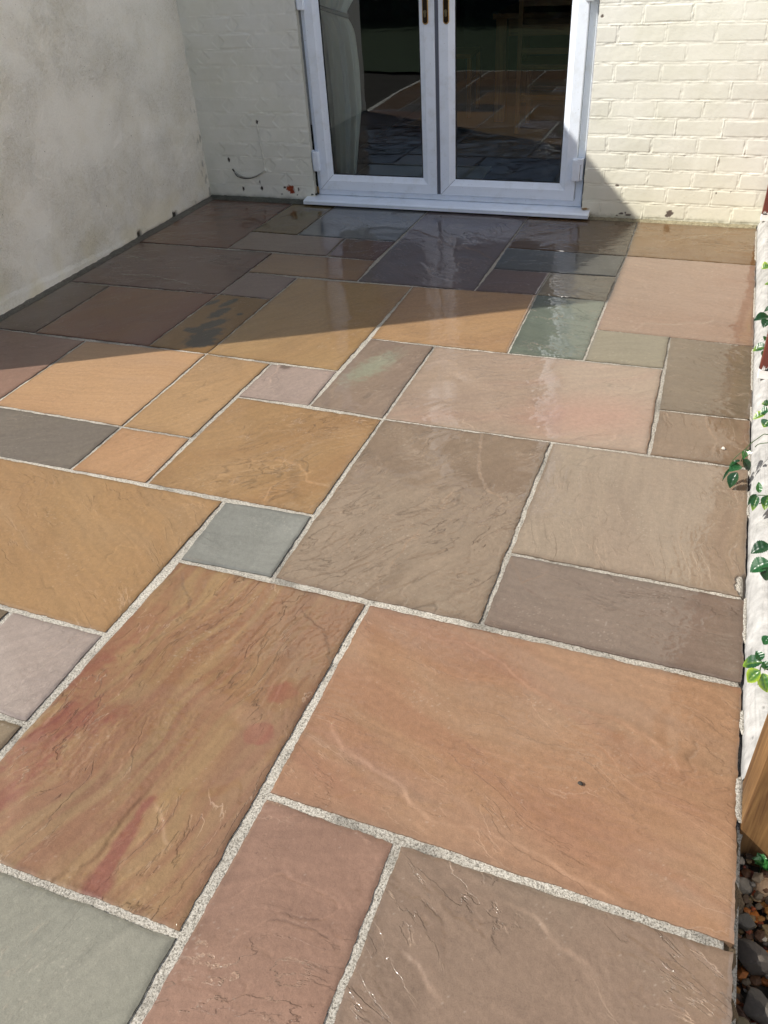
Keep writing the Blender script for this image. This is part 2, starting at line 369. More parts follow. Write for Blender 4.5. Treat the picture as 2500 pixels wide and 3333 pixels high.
# slab table: u0,v0,u1,v1, base sRGB (as the wet stone looks in sun), second tone, third tone, grain angle deg, cleft amount, wetness, label
T = [
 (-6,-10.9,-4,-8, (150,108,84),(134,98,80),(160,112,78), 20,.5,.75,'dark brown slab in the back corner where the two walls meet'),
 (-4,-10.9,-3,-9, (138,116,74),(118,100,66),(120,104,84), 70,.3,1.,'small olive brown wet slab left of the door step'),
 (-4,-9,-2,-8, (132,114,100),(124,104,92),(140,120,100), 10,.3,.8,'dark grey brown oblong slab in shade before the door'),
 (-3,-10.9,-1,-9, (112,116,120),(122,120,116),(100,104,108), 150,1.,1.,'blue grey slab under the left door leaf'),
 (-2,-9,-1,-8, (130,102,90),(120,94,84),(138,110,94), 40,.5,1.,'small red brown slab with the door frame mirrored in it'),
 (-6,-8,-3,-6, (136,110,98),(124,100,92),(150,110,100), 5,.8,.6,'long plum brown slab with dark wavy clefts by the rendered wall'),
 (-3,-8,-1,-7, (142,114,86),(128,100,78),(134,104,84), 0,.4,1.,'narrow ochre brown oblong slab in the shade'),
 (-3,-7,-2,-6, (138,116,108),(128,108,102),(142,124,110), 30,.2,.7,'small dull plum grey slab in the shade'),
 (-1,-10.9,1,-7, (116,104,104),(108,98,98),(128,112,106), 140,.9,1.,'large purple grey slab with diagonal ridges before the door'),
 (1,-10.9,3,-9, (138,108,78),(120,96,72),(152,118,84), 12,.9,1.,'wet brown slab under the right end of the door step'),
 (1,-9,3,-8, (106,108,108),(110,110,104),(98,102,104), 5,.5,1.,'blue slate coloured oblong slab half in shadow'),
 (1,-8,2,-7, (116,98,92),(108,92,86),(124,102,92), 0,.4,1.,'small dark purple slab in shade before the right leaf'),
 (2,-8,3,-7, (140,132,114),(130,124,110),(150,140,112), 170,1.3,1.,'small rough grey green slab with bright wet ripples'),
 (3,-10.9,5,-9, (184,146,102),(170,130,88),(196,156,116), 6,.8,.55,'ochre tan slab against the cream brick wall'),
 (3,-9,5,-6, (204,166,138),(192,150,122),(214,176,148), -15,.35,.5,'large pinkish tan slab beside the white kerb'),
 (-6,-6,-5,-4, (124,104,86),(114,96,82),(132,112,92), 30,.3,.6,'dull dark slab hard against the rendered wall'),
 (-5,-6,-3,-4, (152,112,76),(134,82,74),(158,120,78), 50,.3,.6,'ochre and dark red slab in the shade'),
 (-3,-6,-2,-4, (160,118,64),(142,106,66),(168,128,76), 60,.2,.7,'ochre slab with black smeared blotches'),
 (-2,-7,0,-4, (196,150,98),(182,134,88),(204,160,110), 55,.4,.8,'golden tan slab crossed by the shadow edge'),
 (0,-7,2,-5, (196,146,98),(184,134,96),(206,158,112), 30,.4,.85,'orange tan slab half lit in the middle of the patio'),
 (2,-7,3,-5, (150,146,124),(138,140,122),(170,158,130), 168,1.3,1.,'grey green slab with a bright vertical door reflection'),
 (3,-6,4,-5, (186,172,140),(176,164,136),(196,178,146), 20,.2,.5,'small plain beige green slab'),
 (4,-6,5,-4, (172,148,118),(160,136,110),(186,160,128), -12,.6,.5,'taupe striped oblong slab at the kerb'),
 (-6,-4,-4,-2, (168,124,96),(156,112,90),(178,134,104), 40,.2,.4,'pinkish brown slab at the left edge of the view'),
 (-4,-4,-2,-2, (212,158,104),(206,150,98),(200,154,112), 10,.2,.45,'bright orange tan slab in full sun'),
 (-2,-4,-1,-2, (196,150,106),(184,142,104),(206,156,110), 50,.5,.5,'ochre oblong slab next to the bright orange slab'),
 (-1,-4,0,-3, (192,158,140),(176,146,132),(204,170,150), 60,.5,.5,'small mauve pink slab with a dark speck'),
 (0,-5,1,-3, (160,142,112),(150,132,108),(164,152,124), 60,.6,.6,'grey brown oblong slab with a pale green scuff'),
 (1,-5,4,-3, (196,160,130),(184,148,122),(204,148,122), 30,.6,.8,'long pinkish tan slab with two wavy bright reflections'),
 (4,-4,5,-3, (190,154,122),(178,142,112),(198,164,130), 100,.9,.5,'small tan slab under the hanging ivy spray'),
 (-5,-2,-2,-1, (136,126,110),(128,118,104),(146,134,114), 32,.15,.5,'slate grey oblong slab at the left'),
 (-2,-2,-1,-1, (204,148,104),(196,138,96),(212,160,116), 55,.5,.5,'small orange slab with a sharp cleft'),
 (-1,-3,1,-1, (186,138,84),(172,120,70),(196,150,100), 50,1.0,.7,'golden ochre square slab with branching ridges'),
 (1,-3,3,0, (178,146,118),(168,136,110),(188,158,130), 55,.9,.8,'large taupe slab with mirror like wet ripples'),
 (3,-3,5,-1, (200,164,132),(188,148,118),(206,174,144), 95,.35,.6,'large smooth beige slab with a chipped right edge'),
 (3,-1,5,0, (158,134,112),(148,126,106),(166,142,118), -8,.5,.55,'grey brown oblong slab by the kerb'),
 (-3,-1,0,1, (192,146,96),(184,136,90),(182,148,112), -35,.5,.45,'large plain tan ochre slab at the left'),
 (0,-1,1,0, (150,148,138),(138,136,126),(168,166,156), 0,.3,.6,'small blue grey square slab among tan ones'),
 (0,0,2,3, (184,146,106),(168,126,98),(180,148,112), 80,1.0,.6,'long ochre and rust slab with two round red spots'),
 (-1,1,0,2, (188,162,146),(176,150,134),(198,174,158), 58,.5,.75,'small pale pinkish grey glinting slab'),
 (2,0,5,2, (198,150,114),(188,128,98),(196,164,134), -12,.35,.5,'largest orange pink slab with two long winding ridges'),
 (-2,2,0,3, (164,138,108),(150,124,98),(176,146,112), 50,.4,.6,'grey brown slab cut off by the left border of the photo'),
 (-1,3,2,5, (176,172,150),(164,162,144),(188,182,160), 60,.15,.4,'pale green grey slab in the near left corner'),
 (2,2,3,5, (180,142,120),(170,134,114),(186,152,128), 20,.9,.5,'mauve pink slab at the bottom centre'),
 (3,2,5,5, (178,144,118),(168,132,108),(176,154,128), -30,1.0,.5,'mauve brown slab with stepped clefts in the near right corner'),
 (-6,-2,-5,1, (180,140,110),(170,130,100),(186,150,118), 30,.3,.4,None),
 (-5,-1,-3,1, (170,150,130),(160,140,120),(186,150,118), 30,.3,.4,None),
 (-6,1,-4,3, (190,145,100),(170,130,100),(186,150,118), 10,.3,.4,None),
 (-4,1,-1,2, (160,140,118),(150,130,110),(176,150,118), 10,.3,.4,None),
 (-4,2,-2,5, (190,150,118),(170,130,100),(186,150,118), 60,.3,.4,None),
 (-6,3,-4,5, (170,146,120),(170,130,100),(186,150,118), 60,.3,.4,None),
 (-2,3,-1,5, (186,140,100),(170,130,100),(186,150,118), 60,.3,.4,None),
]
STONE_K = 0.55
patio = empty('patio'); tag(patio, 'wet riven sandstone patio of mixed slabs with pale mortar joints', 'patio', kind='structure')
def blob(X, Y, cx, cy, rx, ry=None, ang=0, s=0, soft=.25, rag=.35):
    ry = ry or rx; a = math.radians(ang); dx = X-cx; dy = Y-cy
    q = np.hypot((dx*math.cos(a)+dy*math.sin(a))/rx, (-dx*math.sin(a)+dy*math.cos(a))/ry)
    q = q+rag*perlin(X*40, Y*40, s+5)+rag*.6*perlin(X*110, Y*110, s+9)
    return 1-sstep(1-soft, 1+soft, q)
GAIN = {1: (0.646, 0.498, 0.457), 2: (0.813, 0.751, 0.618), 3: (1.344, 1.33, 1.378), 4: (1.451, 1.422, 1.366), 5: (0.85, 0.78, 0.74), 6: (0.716, 0.609, 0.603), 7: (1.424, 1.395, 1.367), 8: (1.19, 1.198, 1.215), 9: (1.119, 1.096, 1.074), 10: (0.556, 0.525, 0.426), 11: (0.896, 0.878, 0.86), 12: (1.192, 1.169, 1.145), 13: (1.273, 1.177, 1.083), 14: (0.511, 0.462, 0.35), 15: (0.701, 0.747, 0.793), 16: (0.787, 0.669, 0.643), 17: (0.859, 0.729, 0.684), 19: (0.884, 1.002, 1.114), 20: (0.996, 1.17, 1.336), 21: (0.625, 0.752, 0.823), 22: (0.699, 0.726, 0.788), 23: (0.641, 0.684, 0.753), 25: (0.974, 1.134, 1.439), 26: (0.979, 1.094, 1.122), 27: (0.933, 1.093, 1.191), 28: (1.029, 0.974, 1.181), 29: (0.911, 1.103, 1.273), 30: (0.64, 0.713, 0.789), 31: (0.918, 0.918, 1.004), 32: (0.965, 1.15, 1.275), 33: (0.938, 1.096, 1.415), 34: (0.79, 0.897, 0.983), 35: (0.737, 0.888, 1.03), 36: (0.833, 0.883, 1.014), 37: (0.902, 0.983, 1.06), 38: (0.964, 1.001, 1.037), 39: (0.856, 0.88, 0.828), 40: (0.922, 1.039, 1.128), 41: (0.826, 0.893, 0.924), 43: (0.813, 0.825, 0.866), 44: (0.852, 0.853, 0.842), 45: (0.763, 0.842, 0.907), 18: (0.887, 0.912, 0.966), 24: (0.895, 1.021, 1.246), 42: (0.8, 0.88, 0.92), 46: (0.65, 0.65, 0.6), 47: (0.65, 0.65, 0.6), 48: (0.65, 0.65, 0.6), 49: (0.65, 0.65, 0.6), 50: (0.65, 0.65, 0.6), 51: (0.65, 0.65, 0.6), 52: (0.65, 0.65, 0.6)}  # per-slab colour scale; some shadowed slabs take extra shade depth from it
def slab_surface(X, Y, k, row, E, seen=True):
    """height (m), colour, wetness on world points; E = distance to slab edge"""
    u0, v0, u1, v1, c1, c2, c3, ang, cl, wet, lab = row
    a = math.radians(ang); ca, sa = math.cos(a), math.sin(a)
    ox, oy = k*3.71, k*1.93
    wx, wy = X+perlin(X*5+k, Y*5, 11)*.05, Y+perlin(X*5, Y*5+k, 12)*.05
    A = (wx*ca+wy*sa)*2.2+ox; B = (-wx*sa+wy*ca)*6.5+oy
    n = fbm(A, B, 100+k, 5, .55)
    act = sstep(-.22, .16, fbm(X*3+ox, Y*3+oy, 40+k, 2))
    n = n+.012*perlin(X*45, Y*45, 41+k)+.006*perlin(X*120, Y*120, 42+k)
    tq = n*3.4+3; fl = np.floor(tq); fr = tq-fl
    st = fl+sstep(.965, 1.0, fr)
    h = (st-3-n*3.4*.35)*.0011*cl*act
    # scattered small flake marks
    f2 = fbm(A*3.1+5, B*2.6, 300+k, 4, .6); t2 = f2*4; 
    h = h+(np.floor(t2)+sstep(.93, 1, t2-np.floor(t2))-t2)*.0008*(cl+.2)*sstep(-.05, .25, perlin(X*4-ox, Y*4, 9+k))
    h = h+perlin(X*2.6+ox, Y*2.6+oy, 21)*.0016+perlin(X*9+oy, Y*9+ox, 22)*.0007*(.4+cl*.6)+perlin(X*30, Y*30, 23)*.00016*(.3+cl)
    # hairline clefts: thin, sparse, running with the grain
    vein = 0
    for q in (0, 1):
        rr = np.abs(fbm(A*(.7+.5*q)+20*q, B*(.55+.3*q), 1000+k+50*q, 4, .55)); gt = sstep(.12, .3, perlin(X*3.3+q*7+k, Y*3.3, 60+k+q))
        vl = (1-sstep(.0035, .011, rr))*gt*min(1, .35+cl*.6); vein = np.maximum(vein, vl)
    h = h-vein*.0011
    edge = np.zeros_like(X)
    for pts, hh, fo in RIDGES:
        cx = sum(p[0] for p in pts)/len(pts); cy = sum(p[1] for p in pts)/len(pts)
        if not (X.min() < cx < X.max() and Y.min() < cy < Y.max()): continue
        qx, qy = warpc(X, Y, 70); d, sg, tt = segdist(qx, qy, pts)
        amp = np.clip(np.minimum(tt, 1-tt)*8, 0, 1)*(.65+.6*perlin(X*25, Y*25, 31))
        s = d*sg
        h = h+hh*.75*np.tanh(s/.0020)*np.exp(-(d/fo)**1.3)*amp
        edge = np.maximum(edge, np.exp(-(d/.003)**2)*amp)
    # colour
    m1 = sstep(-.25, .35, fbm(A*.55+9, B*.5, 500+k, 4)); m2 = sstep(.02, .5, fbm(A*.8-4, B*.9+7, 600+k, 4))
    C1, C2, C3 = (np.array(srgb(*c))*STONE_K for c in (c1, c2, c3)); Cm = (C1*2+C2+C3)/4; C1, C2, C3 = (Cm+(q-Cm)*.6 for q in (C1, C2, C3))
    c = C1+(C2-C1)*(m1*.6)[..., None]; c = c+(C3-c)*(m2*.4)[..., None]
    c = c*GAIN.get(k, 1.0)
    strat = perlin(fl*1.7+k, fl*0+.5, 77)*act*cl
    c = c*(1+.16*strat)[..., None]
    streak = fbm(A*1.3, B*7, 700+k, 4, .65); c = c*(1+.15*streak)[..., None]
    line = (sstep(.93, .975, fr))*act*cl*.5
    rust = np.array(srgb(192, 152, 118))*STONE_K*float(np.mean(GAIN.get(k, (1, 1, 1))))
    vs = perlin(X*5+3, Y*5, 88+k); c = c*(1-vein*np.where(vs > 0, .30, -.16))[..., None]
    c = c+(rust*1.15-c)*np.clip(line*.2+edge*.22, 0, .6)[..., None]
    sp = sstep(.50, .58, perlin(X*150, Y*150, 800+k)+.35*perlin(X*6, Y*6, 3)); c = c+(np.array([.50, .44, .36])-c)*(sp*(.2 if seen else 0))[..., None]
    dk = sstep(.60, .66, perlin(X*75, Y*75, 850+k)); c = c*(1-.4*dk)[..., None]
    w = np.full(X.shape, wet)+.10*fbm(X*4, Y*4, 900, 3)+.12*((u0, v0) in ((1, -5), (1, -3), (0, -7), (3, -3)))
    w = w+sstep(1.2, 2.4, Y)*.15
    # named stains
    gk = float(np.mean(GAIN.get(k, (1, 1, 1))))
    def stain(mask, col, s=1.0):
        nonlocal c
        c = c+(np.array(srgb(*col))*STONE_K*gk-c)*(mask*s)[..., None]
    if (u0, v0) == (0, 0):
        stain(blob(X, Y, .526, -.349, .036, .031, 30, 1, .22, .28)*(.6+.5*sstep(-.2, .4, fbm(A, B*3, 75, 3))), (172, 94, 76), .85)
        stain(blob(X, Y, .532, -.470, .036, .031, 30, 2, .16, .22)*(.7+.4*sstep(-.2, .4, fbm(A, B*3, 76, 3))), (176, 90, 74), .9)
        for i, (bx, by, r1, r2, an) in enumerate([(.097,-.56,.06,.05,20),(.078,-.612,.07,.04,60),(.153,-.542,.06,.03,40),(.089,-.679,.06,.05,0),(.06,-.80,.10,.05,70),(.05,-.27,.10,.06,60),(.03,-.42,.05,.09,0)]):
            stain(blob(X, Y, bx, by, r1, r2, an, i, .6, .7)*(.55+.45*sstep(-.2, .3, fbm(A, B*3, 71, 3))), (160, 92, 76), .6)
        stain(1-sstep(.0, .014, segdist(*warpc(X, Y, 5), [(.392,-.684),(.388,-.748),(.390,-.81),(.400,-.871),(.406,-.94)])[0]-.001-.016*np.clip((-.69-Y)*5, 0, 1)+.010*perlin(X*40, Y*16, 6))*(.55+.5*sstep(-.3, .3, fbm(A, B*4, 73, 3))), (150, 78, 70), .7)
        stain(sstep(.02, .12, (X-.40)+.25*(Y+.45)+.05*perlin(X*9, Y*9, 4)), (170, 132, 106), .55)
    if (u0, v0) == (-3, -6):
        ms = 0
        for i, (bx, by, r1, r2, an) in enumerate([(-.884,1.721,.045,.02,60),(-.80,1.74,.06,.022,70),(-.785,1.62,.07,.03,75),(-.75,1.50,.08,.035,60),(-.72,1.385,.09,.05,60),(-.70,1.31,.07,.05,20),(-.677,1.63,.018,.014,0),(-.80,1.42,.05,.03,0)]):
            ms = np.maximum(ms, blob(X, Y, bx, by, r1, r2, an, i, .2, .45))
        stain(ms, (62, 62, 60), .9)
    if (u0, v0) == (-1, -4): stain(blob(X, Y, -.223, 1.19, .025, .018, 0, 3, .4, .5), (96, 76, 64), .7)
    if (u0, v0) == (0, -5): stain(blob(X, Y, .12, 1.28, .05, .14, -20, 3, .6, .7), (168, 182, 156), .5)
    if (u0, v0) == (1, -5): stain(blob(X, Y, 1.02, 1.12, .22, .14, 10, 3, .7, .2), (196, 146, 126), .4)
    if (u0, v0) == (2, 0):
        b_ = sstep(.05, .35, fbm((X*.95-Y*.3)*.9, (X*.3+Y*.95)*9, 61, 4)); stain(b_, (184, 132, 104), .35)
        b_ = sstep(.08, .4, fbm((X*.95-Y*.3)*.8+4, (X*.3+Y*.95)*7, 66, 4)); stain(b_, (186, 158, 136), .3)
    if (u0, v0) == (-5, -6): stain(sstep(-.1, .25, (X+1.15)*.8-(Y-1.5)*.2+.1*perlin(X*4, Y*4, 4)), (134, 76, 74), .6)
    if (u0, v0) == (-4, -10.9): stain(blob(X, Y, -1.03, 3.12, .09, .12, 0, 3, .7, .4), (112, 100, 34), .6)
    if (u0, v0) == (0, -1): w = np.where(fbm(X*9, Y*22, 5, 3) > -.05, w+.3, w-.2)
    # darker, uneven margins at joints
    dm = np.exp(-(E/.012)**2)*(.5+.8*np.clip(perlin(X*12, Y*12, 8)+.2, 0, 1))
    c = c*(1-.28*dm)[..., None]
    return h, np.clip(c, .004, .8), np.clip(w, 0, 1), (A, B, np.clip(act*min(1.0, cl*.9+.1), 0, 1))

def make_slab(k, row):
    u0, v0, u1, v1 = row[:4]; lab = row[-1]
    P = [knot(u0, v0), knot(u1, v0), knot(u1, v1), knot(u0, v1)]
    cy = sum(p[1] for p in P)/4; cx = sum(p[0] for p in P)/4
    seen = lab is not None
    cell = .0033 if (seen and cy < 1.2) else (.0062 if seen else .02)
    hj = {True: .0066, False: .0042}[cy < 1.3]
    if cy < -.3: hj = .0085
    LX = math.hypot(P[1][0]-P[0][0], P[1][1]-P[0][1]); LY = math.hypot(P[3][0]-P[0][0], P[3][1]-P[0][1])
    nx = int(LX/cell)+2; ny = int(LY/cell)+2
    s = np.linspace(0, 1, nx)[None, :]; t = np.linspace(0, 1, ny)[:, None]
    s = hj/LX+s*(1-2*hj/LX)+t*0; t = hj/LY+t*(1-2*hj/LY)+s*0
    X = (1-t)*((1-s)*P[0][0]+s*P[1][0])+t*((1-s)*P[3][0]+s*P[2][0])
    Y = (1-t)*((1-s)*P[0][1]+s*P[1][1])+t*((1-s)*P[3][1]+s*P[2][1])
    ex = np.minimum(s, 1-s)*LX-hj; ey = np.minimum(t, 1-t)*LY-hj; E = np.minimum(ex, ey)
    # ragged pitched edges
    rg = .0042*fbm(X*16, Y*16, 200+k, 4)+.0016*perlin(X*90, Y*90, 201+k)
    wxm = np.exp(-(ex/.012)); wym = np.exp(-(ey/.012))
    X = X+np.sign(s-.5)*rg*wxm; Y = Y-np.sign(t-.5)*rg*wym
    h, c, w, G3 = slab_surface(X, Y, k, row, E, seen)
    tilt = (perlin(np.array(k*1.7), np.array(.5), 4)*.004, perlin(np.array(k*2.3), np.array(.2), 6)*.004)
    h = h+(X-cx)*tilt[0]+(Y-cy)*tilt[1]
    h = np.maximum(h, -.0026)
    h = h-.0016*np.exp(-(E/.0035)**2)*(.6+.8*np.clip(perlin(X*30, Y*30, 5)+.5, 0, 1))
    if (u0, v0) == (3, -3):      # knocked-off bit on the right edge
        q = np.hypot((X-1.533)/.030, (Y-.352)/.052)+.25*perlin(X*60, Y*60, 3)
        h = h-.016*(1-sstep(.82, .95, q)); c = c*(1-.3*(1-sstep(.8, 1.1, q)))[..., None]
    V = np.stack([X, Y, h], -1).reshape(-1, 3); F = [grid_faces(ny, nx)]
    ring = np.concatenate([np.arange(nx), np.arange(1, ny)*nx+nx-1, (ny-1)*nx+np.arange(nx-2, -1, -1), np.arange(ny-2, 0, -1)*nx])
    top = V[ring]; bot = top.copy(); bot[:, 2] = -.024; n0 = len(V); r = len(ring)
    V = np.concatenate([V, top, bot]); i = np.arange(r); j = (i+1) % r
    F = [F[0][:, ::-1], np.stack([n0+i, n0+j, n0+r+j, n0+r+i], -1)]
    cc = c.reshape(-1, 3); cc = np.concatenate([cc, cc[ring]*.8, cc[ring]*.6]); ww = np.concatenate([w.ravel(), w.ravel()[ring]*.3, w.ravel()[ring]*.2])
    xt = {nm: np.concatenate([q.ravel(), q.ravel()[ring], q.ravel()[ring]]) for nm, q in zip(('ga', 'gb', 'cleft'), G3)}; xt['wet'] = ww
    me = np_mesh('paving_slab', V, F, cc, xt)
    o = finish('paving_slab', me, STONE, patio, True)
    if lab: o['label'] = lab
    return o
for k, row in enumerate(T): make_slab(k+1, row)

# mortar bed: one sheet under and between the slabs
def mortar_bed():
    nx, ny = 440, 620
    X, Y = np.meshgrid(np.linspace(-1.86, 1.545, nx), np.linspace(-1.56, WALL_Y+.01, ny))
    Z = -.0050-.016*sstep(1.522, 1.527, X)-.03*((X > 1.520) & (Y < -.37))+.0015*fbm(X*22, Y*22, 50, 4)+.0009*1.6*perlin(X*80, Y*80, 51)+.0010*perlin(X*4, Y*4, 52)
    c = 1-.38*sstep(.1, .45, perlin(X*7, Y*7, 53)+.3*perlin(X*40, Y*40, 54))
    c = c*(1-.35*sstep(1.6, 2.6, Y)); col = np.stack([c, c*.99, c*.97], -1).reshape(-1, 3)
    V = np.stack([X, Y, Z], -1).reshape(-1, 3)
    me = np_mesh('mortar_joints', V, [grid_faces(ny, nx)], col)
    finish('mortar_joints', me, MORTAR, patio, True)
    b = MB()   # bedding visible down the outer side
    n = 160
    for i in range(n):
        y0 = -1.56+(1.24)*i/n; y1 = -1.56+1.24*(i+1)/n
        w0 = 1.540+.006*math.sin(y0*60)+.004*math.sin(y0*151); w1 = 1.540+.006*math.sin(y1*60)+.004*math.sin(y1*151)
        z0 = w0+.008*math.sin(y0*37+1); z1 = w1+.008*math.sin(y1*37+1)
        q = .75+.2*math.sin(y0*90)*math.sin(y0*33)
        b.add([(1.50, y0, -.014), (1.50, y1, -.014), (w1-.012, y1, -.018), (w0-.012, y0, -.018)], [(0, 3, 2, 1)], (q*.42, q*.30, q*.17))
        b.add([(w0-.012, y0, -.018), (w1-.012, y1, -.018), (z1, y1, -.062), (z0, y0, -.062)], [(0, 1, 2, 3)], (q*.42, q*.30, q*.17))
        b.add([(z0, y0, -.062), (z1, y1, -.062), (z1+.006, y1, -.13), (z0+.006, y0, -.13)], [(0, 1, 2, 3)], (q*.26, q*.18, q*.10))
    b.build('bedding_edge', MORTAR, patio, False, True)
mortar_bed()
def fillet(name, pts, side, hgt, col, seed, parent):
    """rough mortar fillet along a wall foot; side = outward unit vector"""
    n = 260; s = np.linspace(0, 1, n); m = 7
    p0, p1 = pts; L = math.hypot(p1[0]-p0[0], p1[1]-p0[1])
    bx = p0[0]+(p1[0]-p0[0])*s; by = p0[1]+(p1[1]-p0[1])*s
    V = []; C = []
    for j in range(m):
        f = j/(m-1); r = .030*(1-f)**.8; z = hgt*(1-(1-f)**1.6)-.006
        nz = .007*fbm(s*L*30, s*0+j*.7, seed, 4); nz2 = .005*fbm(s*L*45, s*0+j*.9+5, seed+1, 4)
        V.append(np.stack([bx+side[0]*(r+nz), by+side[1]*(r+nz), z+nz2*(j > 0)], -1))
        q = 1+.5*fbm(s*L*20, s*0+j, seed+3, 3); C.append(np.array(col)[None]*q[:, None])
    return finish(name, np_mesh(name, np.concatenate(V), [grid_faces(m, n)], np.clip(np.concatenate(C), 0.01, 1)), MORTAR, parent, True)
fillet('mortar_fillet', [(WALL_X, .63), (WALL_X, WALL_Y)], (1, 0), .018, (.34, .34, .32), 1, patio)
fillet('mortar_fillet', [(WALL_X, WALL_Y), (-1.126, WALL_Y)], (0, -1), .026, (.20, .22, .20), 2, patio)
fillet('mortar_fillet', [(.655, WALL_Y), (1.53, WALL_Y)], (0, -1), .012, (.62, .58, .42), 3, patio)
# patches of mortar squeezed up against the kerb
def edge_patch(y0, y1, w, seed):
    n = max(8, int((y1-y0)/.004)); s = np.linspace(y0, y1, n); m = 6; V = []; C = []
    for j in range(m):
        f = j/(m-1); e = np.clip(np.minimum(s-y0, y1-s)/.012, 0, 1)
        xl = 1.533-w*.6*e*(.7+.6*fbm(s*40, s*0+3, seed, 3)); xr = 1.541
        z = -.006+.007*np.sin(math.pi*(.25+.75*f))*e+.002*fbm(s*90, s*0+j*2, seed+2, 3)
        V.append(np.stack([xl+(xr-xl)*f, s, z], -1)); C.append(np.ones((n, 3))*.93)
    finish('mortar_patch', np_mesh('mortar_patch', np.concatenate(V), [grid_faces(m, n)], np.concatenate(C)), MORTAR, patio, True)
for a, b_, w_, s_ in [(.14,.31,.012,1),(-.14,-.07,.012,2),(-.36,-.25,.020,3),(.66,.80,.010,4),(.88,1.02,.012,5),(1.22,1.33,.010,6),(1.44,1.80,.014,7),(2.1,2.45,.010,8),(2.8,3.25,.014,9)]: edge_patch(a, b_, w_, s_)

# ================================================================== HOUSE
DX0, DX1, DZ1 = -1.062, .602, 2.10     # door opening
house = empty('house', (0, WALL_Y, 0)); tag(house, 'cream painted brick house wall with white glazed double doors', 'house')
BL, BH = .230, .0850
def brick_h(X, Z, strength=1.0):
    zz = Z+.0025*perlin(X*6, Z*6, 1)+.0012*perlin(X*28, Z*28, 2); row = np.floor((zz-.007)/BH); fz = (zz-.007)/BH-row
    off = np.where(np.mod(row, 2) == 0, .475, .59)+.012*perlin(row*3.3, row*0, 4)
    xx = X-off+.002*perlin(X*25, Z*25, 3)+.0015*perlin(X*70, Z*70, 5)
    col = np.floor(xx/BL); fx = xx/BL-col
    dz = np.minimum(fz, 1-fz)*BH; dx = np.minimum(fx, 1-fx)*BL
    d = np.minimum(dx, dz)
    jw = .0048+.0022*perlin(X*18, Z*18, 6)
    face = sstep(jw, jw+.0035, d)
    prm = _hash(col, row, 5)/4294967296.0
    h = face*.0022*(.6+.8*prm)+(perlin(X*9, Z*9, 8)*.0012+perlin(X*34, Z*34, 9)*.0005)
    # lumpy strap of old mortar standing over the joint, with torn lips
    lip = np.exp(-((d-.0010)/.0032)**2)*np.clip(.45+1.1*perlin(X*16+5, Z*26, 10), 0, 1.2)
    h = h+lip*.0044+np.exp(-(d/.007)**2)*.0016*perlin(X*60, Z*60, 11)
    under = np.exp(-((fz*BH-.0075)/.0016)**2)*np.clip(perlin(X*10, Z*30, 12)+.25, 0, 1)
    h = h-under*.004
    vert = (dx < dz); ht = (1-.45*sstep(0, .4, perlin(X*2, Z*2, 14)))*np.where((X < -.5) & vert, .25, 1)*np.where(X < -.5, 1.25, 1)
    return h*strength*ht, face, prm
CREAM = np.array(srgb(230, 229, 216)); 
def paint_marks(X, Z, h, c):
    def q(cx, cz, rx, rz, s, rag=.5):
        return 1-sstep(.8, 1.1, np.hypot((X-cx)/rx, (Z-cz)/rz)+rag*perlin(X*90, Z*90, s)+rag*.5*perlin(X*200, Z*200, s+1))
    def put(m, col, dh=0): 
        nonlocal c, h
        c = c+(np.array(col)-c)*m[..., None]; h = h-m*dh
    put(q(-1.238, .083, .030, .020, 1), srgb(150, 66, 34), .003); put(q(-1.225, .062, .018, .014, 2), srgb(140, 58, 30), .003)
    put(q(-1.275, .088, .012, .006, 3), srgb(70, 50, 40), .003); put(q(-1.178, .080, .006, .012, 4), srgb(90, 84, 76), .002)
    for x, z, rx, rz in [(-1.580,.067,.008,.013),(-1.443,.075,.009,.014),(-1.653,.243,.008,.016),(-1.410,.468,.007,.012),(-1.45,.113,.004,.010),(-1.30,.045,.006,.004),(-1.19,.045,.005,.004)]: put(q(x, z, rx, rz, 7), srgb(56, 44, 38), .007)
    for x, z, rx, rz in [(1.081,.043,.020,.018),(1.070,.030,.012,.008),(.824,.030,.012,.006),(.86,.024,.016,.006),(.845,.036,.006,.005),(.80,.018,.006,.004),(1.30,.16,.004,.006),(1.37,.17,.003,.004),(.62,.98,.008,.007),(.785,.18,.010,.006)]: put(q(x, z, rx, rz, 9), srgb(104, 92, 84), .001)
    # green grime band at the foot
    g = sstep(.035, .0, Z+.012*perlin(X*25, X*0, 6)+.010*perlin(X*80, Z*80, 8)); put(g*.55, srgb(112, 112, 84))
    g = (X < -1)*sstep(.05, .0, Z+.02*perlin(X*14, X*0, 6)); put(g*.5, srgb(66, 74, 66))
    g = (X < -1.60)*sstep(.20, 0, (X+1.83)+.4*Z+.05*perlin(X*20, Z*20, 2)); put(g*.25, srgb(150, 150, 120))
    return h, c
